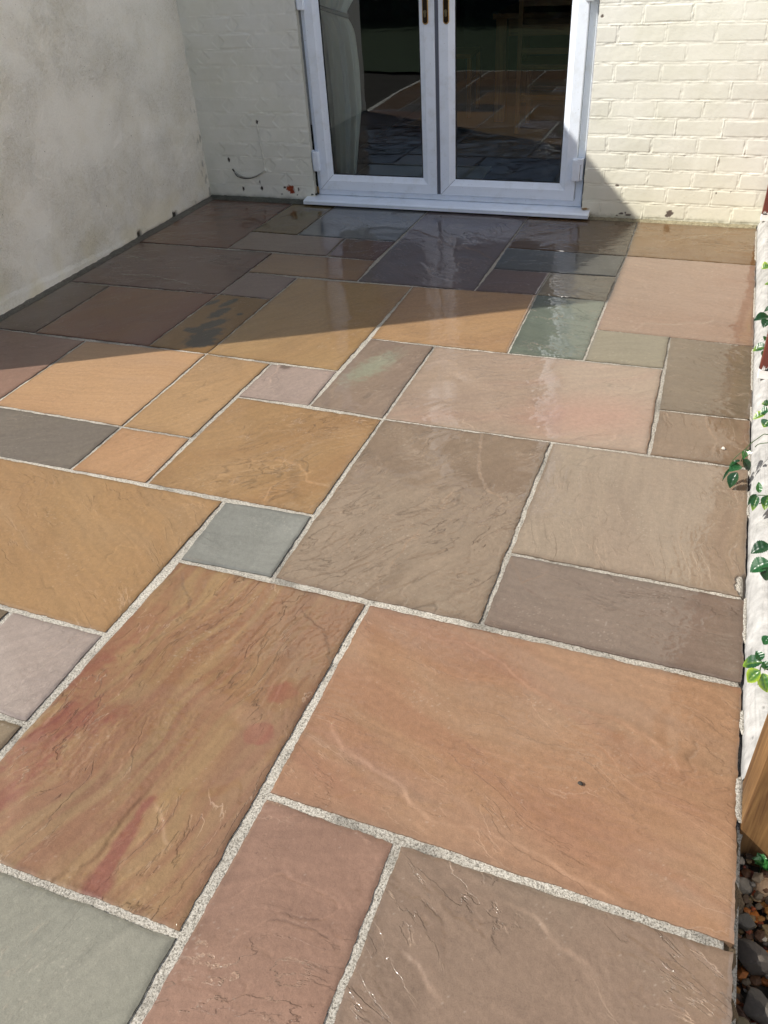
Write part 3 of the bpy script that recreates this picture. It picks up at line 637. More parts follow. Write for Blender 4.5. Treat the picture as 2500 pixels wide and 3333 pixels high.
def wall_piece(x0, x1, z0, z1, cell, V, F, C, k):
    nx = max(2, int((x1-x0)/cell)+1); nz = max(2, int((z1-z0)/cell)+1)
    X, Z = np.meshgrid(np.linspace(x0, x1, nx), np.linspace(z0, z1, nz))
    h, face, prm = brick_h(X, Z)
    c = CREAM[None, None]*(1-.05*prm)[..., None]*np.where(face > .5, 1, 1.02)[..., None]
    tint = (sstep(-.1, .4, perlin(X*1.3, Z*1.3, 30)))[..., None]; c = c*(1-tint*(1-np.array([.985, .99, 1.03])))
    yel = sstep(.45, .0, Z)[..., None]*(X > 0)[..., None]; c = c*(1-yel*(1-np.array([1.0, .975, .90])))
    h, c = paint_marks(X, Z, h, c)
    # torn plaster edge at the door opening
    e = np.minimum(np.abs(X-DX0), np.abs(X-DX1)); h = h+np.where(Z < DZ1, np.exp(-(e/.006)**2)*.002*perlin(X*0+1, Z*45, 40), 0)
    Xo = X+np.where((np.abs(X-DX0) < 1e-6) & (Z < DZ1), .004*fbm(Z*22, Z*0, 41, 4)-.002, 0)+np.where((np.abs(X-DX1) < 1e-6) & (Z < DZ1), .004*fbm(Z*22, Z*0+3, 42, 4)+.001, 0)
    V.append(np.stack([Xo, WALL_Y-h, Z], -1).reshape(-1, 3)); F.append(grid_faces(nz, nx)+k[0]); C.append(c.reshape(-1, 3)); k[0] += nx*nz
V, F, C, kk = [], [], [], [0]
wall_piece(-1.84, DX0, -.03, 1.26, .0042, V, F, C, kk)
wall_piece(DX1, 1.62, -.03, 1.26, .0036, V, F, C, kk)
wall_piece(-1.84, DX0, 1.26, DZ1, .012, V, F, C, kk); wall_piece(DX1, 1.62, 1.26, DZ1, .012, V, F, C, kk)
wall_piece(-1.84, 1.62, DZ1, 5.2, .014, V, F, C, kk)
wall_piece(-6.0, -1.84, -.03, 5.2, .05, V, F, C, kk)
def quadpiece(pts, col):
    V.append(np.array(pts, float)); F.append(np.array([[0, 1, 2, 3]])+kk[0]); C.append(np.tile(np.array(col), (4, 1))); kk[0] += 4
CR = CREAM*.98
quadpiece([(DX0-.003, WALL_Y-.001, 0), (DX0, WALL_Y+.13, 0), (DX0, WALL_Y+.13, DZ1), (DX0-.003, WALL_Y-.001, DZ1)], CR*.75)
quadpiece([(DX1, WALL_Y+.13, 0), (DX1+.003, WALL_Y-.001, 0), (DX1+.003, WALL_Y-.001, DZ1), (DX1, WALL_Y+.13, DZ1)], CR)
quadpiece([(DX0, WALL_Y-.001, DZ1), (DX0, WALL_Y+.13, DZ1), (DX1, WALL_Y+.13, DZ1), (DX1, WALL_Y-.001, DZ1)], CR)
me = np_mesh('wall', np.concatenate(V), F, np.clip(np.concatenate(C), .01, .9)); finish('wall', me, BRICKW, house, True)
nb = empty('neighbouring_house', (3, WALL_Y, 0)); tag(nb, 'unpainted brown brick house wall next door, beyond the fence, with an added white bounce block', 'house')
V, F, C, kk = [], [], [], [0]; CREAM0 = CREAM; CREAM = np.array(srgb(128, 88, 66)); wall_piece(1.622, 4.5, -.15, 5.2, .03, V, F, C, kk); CREAM = CREAM0
finish('wall', np_mesh('wall', np.concatenate(V), F, np.clip(np.concatenate(C), .01, .9)), BRICKW, nb, True)
b = MB(); b.box(2.45, -2.6, -.16, 6.5, 3.29, 2.9); b.build('added_bounce_wall', m_simple('bounce_white', srgb(236, 240, 246), .85, .2, nscale=90, namp=.003, var=(3, .9)), nb)  # unseen white block, added to bounce sunlight onto the shaded walls
b = MB(); b.box(2.42, -2.65, 2.9, 6.55, 3.29, 3.0); b.build('added_bounce_roof', m_simple('flat_roof_felt', (.07, .07, .07), .9), nb)  # cap of the added bounce block
TILE = m_simple('roof_tile', (.16, .08, .06), .8, nscale=20, namp=.01, var=(4, .6))
b = MB(); b.add([(-6, 3.10, 5.15), (4.5, 3.10, 5.15), (4.5, 6.6, 7.4), (-6, 6.6, 7.4), (-6, 3.10, 5.21), (4.5, 3.10, 5.21), (4.5, 6.6, 7.46), (-6, 6.6, 7.46)], [(0,3,2,1),(4,5,6,7),(0,1,5,4),(1,2,6,5),(2,3,7,6),(3,0,4,7)]); b.build('roof', TILE, house)
b = MB(); b.tube([(-6, 3.06, 5.13), (4.5, 3.06, 5.13)], .05, 10); b.build('gutter', m_simple('black_plastic', (.02, .02, .02), .4), house)

# door frame, sill, two leaves --------------------------------------
b = MB(); b.frame(-1.056, .044, .594, 2.09, [(0, 3.43), (0, 3.366), (.004, 3.362), (.040, 3.362), (.043, 3.372), (.046, 3.42)]); b.box(-1.01, 3.40, .05, .55, 3.44, .10)
b.build('door_frame', UPVC, house)
b = MB(); prof = [(3.43, .043), (3.345, .0425), (3.276, .035), (3.262, .030), (3.258, .024), (3.2585, .010), (3.268, .007), (3.285, .012), (3.43, .006)]
b.extrude_x(prof[::-1], -1.120, .651); b.extrude_x([(3.2555, .0265), (3.2555, .0295), (3.262, .0318), (3.262, .0265)], -1.119, .650)
b.build('door_sill', UPVC, house)
DARKG = m_attr('mastic_and_gap', .8, .2)
bL, bR = MB(), MB()
for i in range(70):
    z0 = .045+i*.029; z1 = z0+.029; j = .003*math.sin(i*2.1)+.002*math.sin(i*5.3)
    c = (.015, .016, .015) if z0 < .42+.03*math.sin(i) else (.25, .26, .26)  # near-black low down, painting the dark of the open gap
    bL.add([(-1.072, 3.345+j, z0), (-1.055, 3.368, z0), (-1.055, 3.368, z1), (-1.072, 3.345+j, z1)], [(0, 1, 2, 3)], c)
    c = (.05, .052, .05) if z0 < .26 else (.45, .45, .46)
    bR.add([(.593, 3.366, z0), (.603, 3.352+j*.5, z0), (.603, 3.352+j*.5, z1), (.593, 3.366, z1)], [(0, 1, 2, 3)], c)
bL.build('sealant_and_gap', DARKG, house, False, True); bR.build('sealant_and_gap', DARKG, house, False, True)
MUD = m_simple('dried_mud', srgb(150, 122, 84), .9, nscale=150, namp=.003)
def lump(name, x, y, z, rx, ry, rz, mat, parent, seed=0):
    n = 14; V = []; F = []
    for i in range(n+1):
        for j in range(2*n):
            t = math.pi*i/n; p = math.pi*j/n; r = 1+.25*math.sin(3*p+seed)*math.sin(t)+.15*math.sin(5*t+2*p+seed)
            V.append((x+rx*r*math.sin(t)*math.cos(p), y+ry*r*math.sin(t)*math.sin(p), z+rz*r*math.cos(t)))
    for i in range(n):
        for j in range(2*n): F.append((i*2*n+j, (i+1)*2*n+j, (i+1)*2*n+(j+1) % (2*n), i*2*n+(j+1) % (2*n)))
    b = MB(); b.add(V, F); return b.build(name, mat, parent, True)
lump('mortar_crumb', .622, 3.325, .047, .022, .012, .006, MUD, house, 1); lump('mortar_crumb', -1.075, 3.335, .052, .022, .014, .007, m_simple('mossy_grit', (.05, .055, .04), .9, nscale=150, namp=.003), house, 2)
lump('mortar_crumb', -1.052, 3.352, .075, .006, .008, .020, MUD, house, 3)

SEAM = m_simple('grey_seam', (.25, .27, .30), .6)
LEAFPROF = [(0, 3.40), (0, 3.346), (.004, 3.340), (.056, 3.340), (.060, 3.3425), (.064, 3.345), (.088, 3.356), (.090, 3.362)]
def door_leaf(x0, x1, hinge_side, lab):
    f = MB(); f.frame(x0, .080, x1, 2.055, LEAFPROF); leaf = f.build('door_leaf', UPVC, house); leaf['label'] = lab
    g = MB(); g.frame(x0+.0895, .1695, x1-.0895, 1.9655, [(0, 3.3605), (.0035, 3.3600), (.0045, 3.368)]); g.build('gasket', RUBBER, leaf)
    p = MB(); p.add([(x0+.090, 3.366, .17), (x1-.090, 3.366, .17), (x1-.090, 3.366, 1.965), (x0+.090, 3.366, 1.965)], [(0, 1, 2, 3)]); p.build('glass_pane', GLASS, leaf)
    # mitre lines at the lower corners
    for sx, xx in ((1, x0), (-1, x1)):
        m = MB()
        a = (xx+sx*.004, .084); e = (xx+sx*.060, .140); q = (xx+sx*.088, .168); w = .0007
        for (p0, y0), (p1, y1) in (((a, 3.3395), (e, 3.3395)), ((e, 3.3418), (q, 3.3555))):
            m.add([(p0[0]-w, y0-.0006, p0[1]+w), (p0[0]+w, y0-.0006, p0[1]-w), (p1[0]+w, y1-.0006, p1[1]-w), (p1[0]-w, y1-.0006, p1[1]+w)], [(0, 1, 2, 3)])
        m.build('mitre_line', SEAM, leaf)
    hx = x0-.006 if hinge_side < 0 else x1+.006
    for hz in (.192, 1.045, 1.80):
        h = MB(); 
        h.box(hx-.020-(.008 if hinge_side > 0 else 0), 3.318, hz, hx+.018, 3.362, hz+.116, .007)
        if hinge_side > 0: h.box(hx+.0185, 3.326, hz+.004, hx+.033, 3.362, hz+.118, .004); h.box(hx+.002, 3.3175, hz+.090, hx+.030, 3.322, hz+.1185, .001)
        else: h.box(hx-.032, 3.334, hz+.002, hx-.0205, 3.362, hz+.118, .004)
        h.build('hinge', UPVC, leaf)
    # lock plate with euro cylinder and lever
    cx = x1-.047 if hinge_side < 0 else x0+.047
    def pill(mb, cx, hw, z0, z1, y0, y1):
        n = 12; o = []
        for i in range(n+1): a = math.pi+math.pi*i/n; o.append((cx+hw*math.cos(a), z0+hw+hw*math.sin(a)))
        for i in range(n+1): a = math.pi*i/n; o.append((cx+hw*math.cos(a), z1-hw+hw*math.sin(a)))
        k = len(o); vs = [(x, y1, z) for x, z in o]+[(x, y0, z) for x, z in o]+[(cx+(x-cx)*.86, y0-.001, z+(.0025 if z < (z0+z1)/2 else -.0025)) for x, z in o]
        fs = [(i, (i+1) % k, k+(i+1) % k, k+i) for i in range(k)]+[(k+i, k+(i+1) % k, 2*k+(i+1) % k, 2*k+i) for i in range(k)]+[tuple(range(2*k, 3*k))]
        mb.add(vs, fs)
    a = MB(); pill(a, cx, .0165, .960, 1.20, 3.335, 3.3405); lp = a.build('lock_plate', GOLD, leaf)
    a = MB(); pill(a, cx, .0125, .966, 1.194, 3.3325, 3.336); a.build('inner_plate', BRONZE, leaf)
    a = MB(); pill(a, cx, .0055, .994, 1.022, 3.327, 3.334); a.tube([(cx, 3.3335, 1.019), (cx, 3.3265, 1.019)], .0085, 14); a.build('lock_cylinder', m_simple('lock_metal', (.20, .17, .10), .35, .5, .8), leaf)
    a = MB(); a.tube([(cx, 3.335, 1.105), (cx, 3.285, 1.105)], .009, 12); a.tube([(cx, 3.288, 1.105), (cx-.03*hinge_side*-1*-1, 3.284, 1.106), (cx+hinge_side*.11, 3.286, 1.103)], [.009, .010, .008], 12); a.build('lever_handle', GOLD, leaf)
    return leaf
door_leaf(-1.028, -.262, -1, 'left glazed door leaf with the curtain behind it')
door_leaf(-.240, .552, 1, 'right glazed door leaf, its outer edge in sunlight')
b = MB(); b.box(-.2625, 3.352, .082, -.2395, 3.41, 2.05); b.build('centre_seal', m_simple('dark_seam', (.12, .13, .16), .5), house)

f = MB(); f.frame(-1.08, 3.50, .56, 4.78, [(0, 3.33), (0, 3.285), (.055, 3.285), (.07, 3.30), (.07, 3.32)]); uw = f.build('upstairs_window', UPVC, house)
for xx in (-.555, .0):
    f = MB(); f.box(xx, 3.286, 3.57, xx+.06, 3.318, 4.71, .003); f.build('mullion', UPVC, uw)
f = MB(); f.box(-1.14, 3.24, 3.44, .62, 3.33, 3.50, .004); f.build('window_sill', UPVC, uw)
f = MB(); f.add([(-1.01, 3.318, 3.57), (.49, 3.318, 3.57), (.49, 3.318, 4.71), (-1.01, 3.318, 4.71)], [(0, 1, 2, 3)]); f.build('window_pane', m_simple('dark_upstairs_glass', (.02, .025, .03), .03, .6), uw)

# cable painted over on the wall
def curve(pts, n=10):
    out = []; P = [Vector(p) for p in pts]; P = [P[0]]+P+[P[-1]]
    for i in range(1, len(P)-2):
        for k in range(n):
            t = k/n; a, b_, c, d = P[i-1], P[i], P[i+1], P[i+2]
            out.append(.5*((2*b_)+(-a+c)*t+(2*a-5*b_+4*c-d)*t*t+(-a+3*b_-3*c+d)*t**3))
    out.append(P[-2]); return out
CAB = m_attr('painted_cable', .6, .3, 200, .001)
b = MB(); y = WALL_Y-.006
b.tube(curve([(-1.409, y, .455), (-1.405, y-.002, .37), (-1.398, y-.002, .28), (-1.397, y-.001, .19)]), .0032, 7, tuple(CREAM*.92))
b.tube(curve([(-1.397, y, .19), (-1.43, y-.004, .166), (-1.50, y-.006, .146), (-1.57, y-.004, .150), (-1.62, y, .178)]), .0038, 7, tuple(CREAM*.7))
b.tube(curve([(-1.400, y, .186), (-1.45, y-.008, .160), (-1.52, y-.008, .139), (-1.59, y-.004, .149), (-1.628, y, .172)]), .0026, 7, tuple(CREAM*.45))
b.tube(curve([(-1.402, y, .184), (-1.46, y-.003, .152), (-1.53, y-.003, .134), (-1.60, y-.002, .143), (-1.625, y+.002, .166)]), .0022, 7, (.05, .055, .05))
b.tube([(-1.397, y+.002, .20), (-1.393, y-.004, .187), (-1.40, y, .182)], .006, 8, tuple(CREAM))
b.tube([(-1.622, y+.003, .170), (-1.635, y+.004, .188)], .005, 7, (.03, .03, .03))
b.build('cable', CAB, house, True, True)['label'] = 'old cable painted over, hanging in a loop on the left brickwork'

# ================================================================== SIDE EXTENSION (rendered wall, casts the big shadow)
ext = empty('side_extension', (-3, 2, 0)); tag(ext, 'rendered cream side wall of a low building on the left, stained and rough', 'extension')
def ext_wall():
    EX0, EY0, H = -5.2, .63, 2.80
    nx, nz = 300, 190
    Y, Z = np.meshgrid(np.linspace(EY0, WALL_Y+.02, nx), np.concatenate([np.linspace(-.02, 1.5, nz-30), np.linspace(1.52, H, 30)]))
    Xo = WALL_X+perlin(Y*1.5, Z*1.5, 3)*.005+perlin(Y*7, Z*7, 5)*.0012+perlin(Y*24, Z*24, 6)*.0006
    lim = .022+np.clip((2.35-Y)/1.2, 0, 1)*.060+.006*perlin(Y*9, Y*0, 7)
    foot = sstep(lim+.006, lim-.004, Z)*(Y < 2.45); Xo = Xo+foot*.007
    torn = sstep(.016+.012*perlin(Y*22, Y*0+1, 8), .0, Z-.012*np.clip(perlin(Y*11, Y*0, 9), 0, 1))*(Y > 2.2)
    hole = np.clip(sstep(.14, .30, perlin(Y*13, Y*0+4, 12)), 0, 1)*sstep(.045, .03, Z+.010*perlin(Y*60, Z*60, 2))*(Y > 2.38)
    torn = np.maximum(torn*.8, hole); Xo = Xo-torn*.014
    c = np.ones(Y.shape+(3,)); c = c*(1-torn*.93)[..., None]
    g = sstep(.3, 0., Z)[..., None]*sstep(-.1, .4, perlin(Y*6, Z*6, 33))[..., None]; c = c*(1-g*(1-np.array([.93, .90, .80])))
    sp = sstep(.12, 0, (WALL_Y-Y))*sstep(.25, .55, perlin(Y*40, Z*18, 35)+.15*(Z < .4))*(Z < .6); c = c*(1-.6*sp)[..., None]
    c = c*np.where(foot > .5, 1.03, 1.0)[..., None]
    V = [np.stack([Xo, Y, Z], -1).reshape(-1, 3)]; F = [grid_faces(Y.shape[0], nx)[:, ::-1]]; C = [c.reshape(-1, 3)]; k = nx*Y.shape[0]
    for q in ([(EX0, EY0, -.1), (WALL_X, EY0, -.1), (WALL_X, EY0, H), (EX0, EY0, H)], [(EX0, WALL_Y, -.1), (EX0, EY0, -.1), (EX0, EY0, H), (EX0, WALL_Y, H)]):
        V.append(np.array(q, float)); F.append(np.array([[0, 1, 2, 3]])+k); C.append(np.ones((4, 3))); k += 4
    finish('wall', np_mesh('wall', np.concatenate(V), F, np.clip(np.concatenate(C), .01, 1)), RENDER, ext, True)
    b = MB(); b.box(EX0-.02, EY0-.01, H, WALL_X+.012, WALL_Y-.01, H+.03); b.build('roof', m_simple('roof_felt', (.07, .07, .07), .9, nscale=60, namp=.003), ext)
ext_wall()

# ================================================================== INTERIOR seen through the glass
FLOORM = m_wood('dark_floor', (.030, .024, .020), (.014, .012, .011), 'X', .35, .4)
b = MB(); b.box(-1.9, 3.46, -.12, 2.6, 7.6, .02); tag(b.build('floor', FLOORM), kind='structure')
INW = m_simple('room_paint', srgb(150, 150, 136), .8); 
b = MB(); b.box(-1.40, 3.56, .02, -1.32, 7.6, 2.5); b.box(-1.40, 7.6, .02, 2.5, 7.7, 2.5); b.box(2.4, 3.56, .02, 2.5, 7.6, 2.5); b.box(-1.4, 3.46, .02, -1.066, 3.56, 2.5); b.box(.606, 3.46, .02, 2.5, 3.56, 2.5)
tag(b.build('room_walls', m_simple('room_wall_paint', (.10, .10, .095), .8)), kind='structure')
b = MB(); b.box(-1.41, 3.40, 2.5, 2.5, 7.7, 2.6); b.box(-1.06, 3.44, 2.10, .6, 3.56, 2.5); tag(b.build('ceiling', m_simple('ceiling_paint', (.3, .3, .3), .9)), kind='structure')
b = MB(); b.box(-1.06, 3.44, .0, .60, 3.57, .05, .003); tag(b.build('inner_threshold', m_simple('pale_threshold', srgb(170, 168, 150), .5)), kind='structure')
b = MB(); b.box(-1.02, 3.66, .021, -.14, 4.19, .036, .004); tag(b.build('door_mat', m_simple('beige_mat', srgb(226, 222, 204), .95, .1, nscale=300, namp=.003)), 'plain beige mat on the dark floor just inside the glass doors', 'mat')
CURT = m_simple('grey_green_fabric', srgb(232, 232, 218), .95, .1, nscale=420, namp=.0015)
def curtain():
    root = empty('curtain', (-1.0, 3.55, .03)); tag(root, 'heavy grey green curtain gathered behind the left pane', 'curtain')
    nu, nz = 90, 70; V = []
    for j in range(nz):
        z = .06+2.2*j/(nz-1)
        if z < 1.0: xr = -.885+.075*min(1, (z-.06)/.45)-.02*max(0, (z-.75)/.25); xl = -1.04
        else: xr = -.825+.28*min(1, (z-1.0)/.8); xl = -1.06
        pinch = math.exp(-((z-1.01)/.06)**2)
        for i in range(nu):
            u = i/(nu-1); amp = .022*(1-.6*pinch)
            V.append((xl+(xr-xl)*u-.03*pinch*u, 3.555+amp*math.sin(u*15+.5*math.sin(z*2))+amp*.4*math.sin(u*37+z*3)-.02*pinch, z))
    b = MB(); b.add(V, [tuple(int(q) for q in f) for f in grid_faces(nz, nu)]); c = b.build('drape', CURT, root, True)
    md = c.modifiers.new('thickness', 'SOLIDIFY'); md.thickness = .004
    b = MB(); b.tube(curve([(-1.06, 3.52, 1.065), (-.98, 3.505, 1.035), (-.90, 3.505, 1.012), (-.83, 3.52, .99)]), .012, 8); b.build('tieback', m_simple('tieback_fabric', srgb(120, 124, 118), .9), root, True)
curtain()
WOODI = m_wood('oak', srgb(176, 120, 56), srgb(124, 78, 34), 'Z', .45)
WOODX = m_wood('oak_rail', srgb(170, 116, 54), srgb(124, 78, 34), 'X', .45)
def table():
    r = empty('dining_table', (0, 6.0, .02)); tag(r, 'oak dining table with thick square legs standing inside the room', 'table')
    b = MB(); b.box(-.52, 5.60, .745, .95, 6.5, .785, .004); b.build('tabletop', WOODX, r)
    b = MB(); b.box(-.40, 5.635, .63, .83, 5.66, .744); b.box(-.40, 6.44, .63, .83, 6.465, .744); b.box(-.48, 5.7, .63, -.455, 6.4, .744); b.build('apron', WOODX, r)
    for x, y in ((-.495, 5.61), (.85, 5.61), (-.495, 6.41), (.85, 6.41)):
        b = MB(); b.box(x, y, .021, x+.085, y+.085, .744, .003); b.build('leg', WOODI, r)
def chair(x, y, rz, lab):
    r = empty('dining_chair', (x, y, .02)); tag(r, lab, 'chair', 'oak chairs around the indoor table')
    def L(mb, name, m): 
        o = mb.build(name, m, None); o.parent = r; return o
    b = MB(); b.box(-.20, -.20, .44, .20, .20, .475, .006); L(b, 'seat', WOODX)
    for sx, sy in ((-1, -1), (1, -1), (-1, 1), (1, 1)):
        b = MB(); b.box(sx*.185-.016, sy*.185-.016, 0, sx*.185+.016, sy*.185+.016, .44 if sy > 0 else .98); L(b, 'leg', WOODI)
    b = MB()
    for z0, z1 in ((.84, .95), (.66, .73), (.54, .58)): b.box(-.168, -.20, z0, .168, -.18, z1)
    L(b, 'backrest', WOODX)
    for yy in (-.195, .178):
        b = MB(); b.box(-.168, yy, .24, .168, yy+.017, .27); L(b, 'stretcher', WOODX)
    r.rotation_euler = (0, 0, rz)
table(); chair(-.03, 5.42, 0, 'nearest oak chair, its back rail and post showing through the right pane'); chair(-.95, 5.95, -1.5, 'oak chair at the far left end of the table, deep in the dark room')

# ================================================================== GROUND, KERB, FENCE, GRAVEL
PALE = m_simple('pale_gravel_ground', (.30, .27, .22), .95, .1, nscale=40, namp=.02, var=(6, .7))
SOIL = m_simple('dark_soil', (.05, .042, .032), .95, .1, nscale=25, namp=.02, var=(8, .5))
b = MB(); b.add([(-60, -60, -.16), (60, -60, -.16), (60, 60, -.16), (-60, 60, -.16)], [(0, 1, 2, 3)]); tag(b.build('ground', SOIL), kind='structure')
LAWN = m_simple('lawn_green', (.035, .055, .018), .9, .2, nscale=90, namp=.03, var=(12, .5))
b = MB(); b.add([(-20, -14, -.13), (20, -14, -.13), (20, -2.3, -.13), (-20, -2.3, -.13)], [(0, 1, 2, 3)]); tag(b.build('lawn', LAWN), kind='structure')

PAINT = m_attr('worn_white_paint', .75, .2, 70, .006, var=(26, .72))
def kerb():
    n = 900; Y = np.linspace(-.262, WALL_Y-.004, n); prof = [(0, -.03), (.001, -.008), (.005, .010), (.012, .026), (.020, .040), (.029, .049), (.038, .0535), (.05, .055), (.075, .057), (.10, .057), (.14, .058), (.19, .058), (.2, .03), (.2, -.1)]
    # resample profile
    P = []
    for i in range(len(prof)-1):
        for k in range(4): P.append(tuple(prof[i][j]+(prof[i+1][j]-prof[i][j])*k/4 for j in (0, 1)))
    P.append(prof[-1]); V = []; C = []
    for px, pz in P:
        s = Y*0; q = perlin(Y*9, s+px*9, 1)*.003+perlin(Y*35, s+px*35, 2)*.0014+perlin(Y*90, s+px*90, 3)*.0006
        fl = sstep(.25, .45, perlin(Y*5, s+px*16, 4)+.25*perlin(Y*30, s+px*30, 5))
        if pz < -.02: q = q*0
        X = 1.534+px+(q if px < .05 else q*.3); Z = pz+(q if px > .02 else q*.3)-fl*.0015
        w = .44+.05*perlin(Y*14, s+px*30, 6); c = np.stack([w, w*.99, w*.965], -1)
        gr = sstep(.05, .5, perlin(Y*3+2, s+px*12, 7)+.3*perlin(Y*24, s+px*60, 8))*(.75 if px > .045 else .45)
        c = c+(np.array([.28, .28, .26])-c)*gr[:, None]
        pit = sstep(.52, .60, perlin(Y*55, s+px*110, 9)); c = c+(np.array([.10, .10, .09])-c)*(pit*.75)[:, None]
        brush = sstep(.15, .45, perlin(Y*8, s+px*260, 14)+.3*perlin(Y*60, s+px*60, 15)); c = c*(1-.20*brush)[:, None]
        dirt = sstep(.012, -.004, s+pz)*(.5+perlin(Y*20, s, 16)); c = c*(1-.45*np.clip(dirt, 0, 1))[:, None]
        V.append(np.stack([X, Y, Z], -1)); C.append(c)
    m = len(P); V = np.concatenate(V); C = np.concatenate(C); F = [grid_faces(m, n)]
    # closed front end
    end = np.arange(m)*n; k = len(V); V = np.concatenate([V, [[1.734, -.262, -.1]], [[1.534, -.262, -.1]]]); C = np.concatenate([C, [[.6, .6, .58]], [[.6, .6, .58]]])
    tri = np.stack([end[1:], end[:-1], np.full(m-1, k+1)], -1)
    return tag(finish('kerb', np_mesh('kerb', V, F+[tri], np.clip(C, .02, .9)), PAINT, None, True), 'low white painted concrete kerb along the right edge of the patio', 'kerb')
kerb()

BROWN = m_attr('brown_plastic', .35, .5, 40, .0006, var=(14, .9))
def brown_post(y, lab):
    b = MB(); c = srgb(104, 52, 42); z0 = .050
    b.box(1.540, y-.020, z0+.035, 1.580, y+.020, 1.15, .004, c)
    b.box(1.5385, y-.0215, z0, 1.5815, y+.0215, z0+.0352, .003, (.80, .79, .77))
    for i in range(14):
        a = random.random(); x = 1.5383; yy = y-.019+.038*random.random(); h = .006+.014*random.random()
        b.add([(x, yy, z0+.033), (x, yy+.007, z0+.033), (x, yy+.0035, z0+.035+h)], [(0, 2, 1)], (.80, .79, .77))
        xx = 1.541+.036*random.random(); b.add([(xx, y-.0217, z0+.033), (xx+.007, y-.0217, z0+.033), (xx+.0035, y-.0217, z0+.035+h)], [(0, 1, 2)], (.80, .79, .77))
    return tag(b.build('fence_post', BROWN, None, False, True), lab, 'post', 'brown fence posts standing on the white kerb')
brown_post(3.27, 'brown fence post at the house wall, its foot daubed with white paint'); brown_post(1.46, 'brown fence post halfway along the kerb with ivy leaves across it')
TIM = m_wood('fence_timber', srgb(188, 146, 84), srgb(136, 96, 48), 'Z', .7); TIMY = m_wood('fence_timber_rail', srgb(176, 132, 76), srgb(120, 84, 44), 'Y', .75)
def fence():
    r = empty('fence', (1.68, 1.5, 0)); tag(r, 'timber slatted fence rising behind the white kerb, overgrown with ivy', 'fence')
    for y in (3.225, 1.500, 1.385):
        b = MB(); b.box(1.584, y-.018, .060, 1.622, y+.018, 1.12, .002); b.build('batten', TIM, r)
    for i in range(7):
        z = .16+i*.135
        b = MB(); b.box(1.745, -.24, z, 1.760, 3.29, z+.10, .002); b.build('rail', TIMY, r)
fence()
NPOST = m_wood('post_timber', srgb(138, 104, 62), srgb(78, 48, 22), 'Z', .65, 1.5)
b = MB(); b.box(1.5375, -.368, -.16, 1.642, -.264, 1.25, .003)
tag(b.build('timber_post', NPOST), 'square new timber post at the near end of the white kerb', 'post')

def rock_mesh(cx, cy, cz, r, seed, flat=.75, sub=2):
    import bmesh
    bm = bmesh.new(); bmesh.ops.create_icosphere(bm, subdivisions=sub, radius=1.0); rnd = random.Random(seed)
    ax = [Vector((rnd.gauss(0, 1), rnd.gauss(0, 1), rnd.gauss(0, 1))).normalized() for _ in range(9)]; dd = [rnd.uniform(.55, .92) for _ in ax]
    sc = (rnd.uniform(.75, 1.25), rnd.uniform(.75, 1.25), flat); rot = rnd.uniform(0, 6.28); V = []
    for v in bm.verts:
        p = v.co.copy()
        for a, d in zip(ax, dd):
            t = p.dot(a)
            if t > d: p -= a*(t-d)*.92
        p = Vector((p.x*sc[0], p.y*sc[1], p.z*sc[2])); x = p.x*math.cos(rot)-p.y*math.sin(rot); y = p.x*math.sin(rot)+p.y*math.cos(rot)
        V.append((cx+x*r, cy+y*r, cz+p.z*r))
    bm.verts.index_update(); F = [tuple(v.index for v in f.verts) for f in bm.faces]; bm.free(); return V, F
ROCK = m_attr('stone_chippings', .7, .4, 160, .002, var=(50, .7))
PAL = [srgb(130, 112, 88), srgb(104, 84, 64), srgb(176, 148, 104), srgb(190, 112, 44), srgb(150, 70, 26), srgb(190, 178, 158), srgb(110, 100, 90), srgb(100, 66, 38), srgb(180, 150, 100), srgb(206, 140, 60)]
def gravel():
    V = []; F = []; C = []; k = 0; rnd = random.Random(3)
    base = [rock_mesh(0, 0, 0, 1, s, .7, 1) for s in range(12)]
    for i in range(3600):
        near = i < 2600
        x = 1.545+rnd.random()**1.3*(.42 if near else 1.6); y = rnd.uniform(-1.1, -.30) if near else rnd.uniform(-3, -.3)
        r = rnd.uniform(.004, .012)*(1.0 if rnd.random() < .85 else 1.5); z = -.115+rnd.random()*.020+.012*math.sin(x*20+y*13)
        v, f = base[rnd.randrange(12)]; c = np.array(PAL[rnd.randrange(len(PAL))])*rnd.uniform(.35, 1.0); a = rnd.uniform(0, 6.28); tl = rnd.uniform(.5, 1.3)
        v = np.array(v); v = np.stack([v[:, 0]*math.cos(a)-v[:, 1]*math.sin(a), v[:, 0]*math.sin(a)+v[:, 1]*math.cos(a), v[:, 2]*tl], -1)*r+np.array([x, y, z])
        V.append(v); F.append(np.array(f)+k); C.append(np.tile(c, (len(v), 1))); k += len(v)
    tag(finish('gravel', np_mesh('gravel', np.concatenate(V), [np.concatenate(F)], np.clip(np.concatenate(C), .01, .8)), ROCK, None, False), 'mixed brown, grey and orange gravel beside the patio edge', 'gravel', kind='stuff')
    b = MB(); b.add([(1.50, -4, -.122), (4.5, -4, -.122), (4.5, -.27, -.122), (1.50, -.27, -.122)], [(0, 1, 2, 3)]); tag(b.build('gravel_bed', SOIL), kind='structure')
gravel()
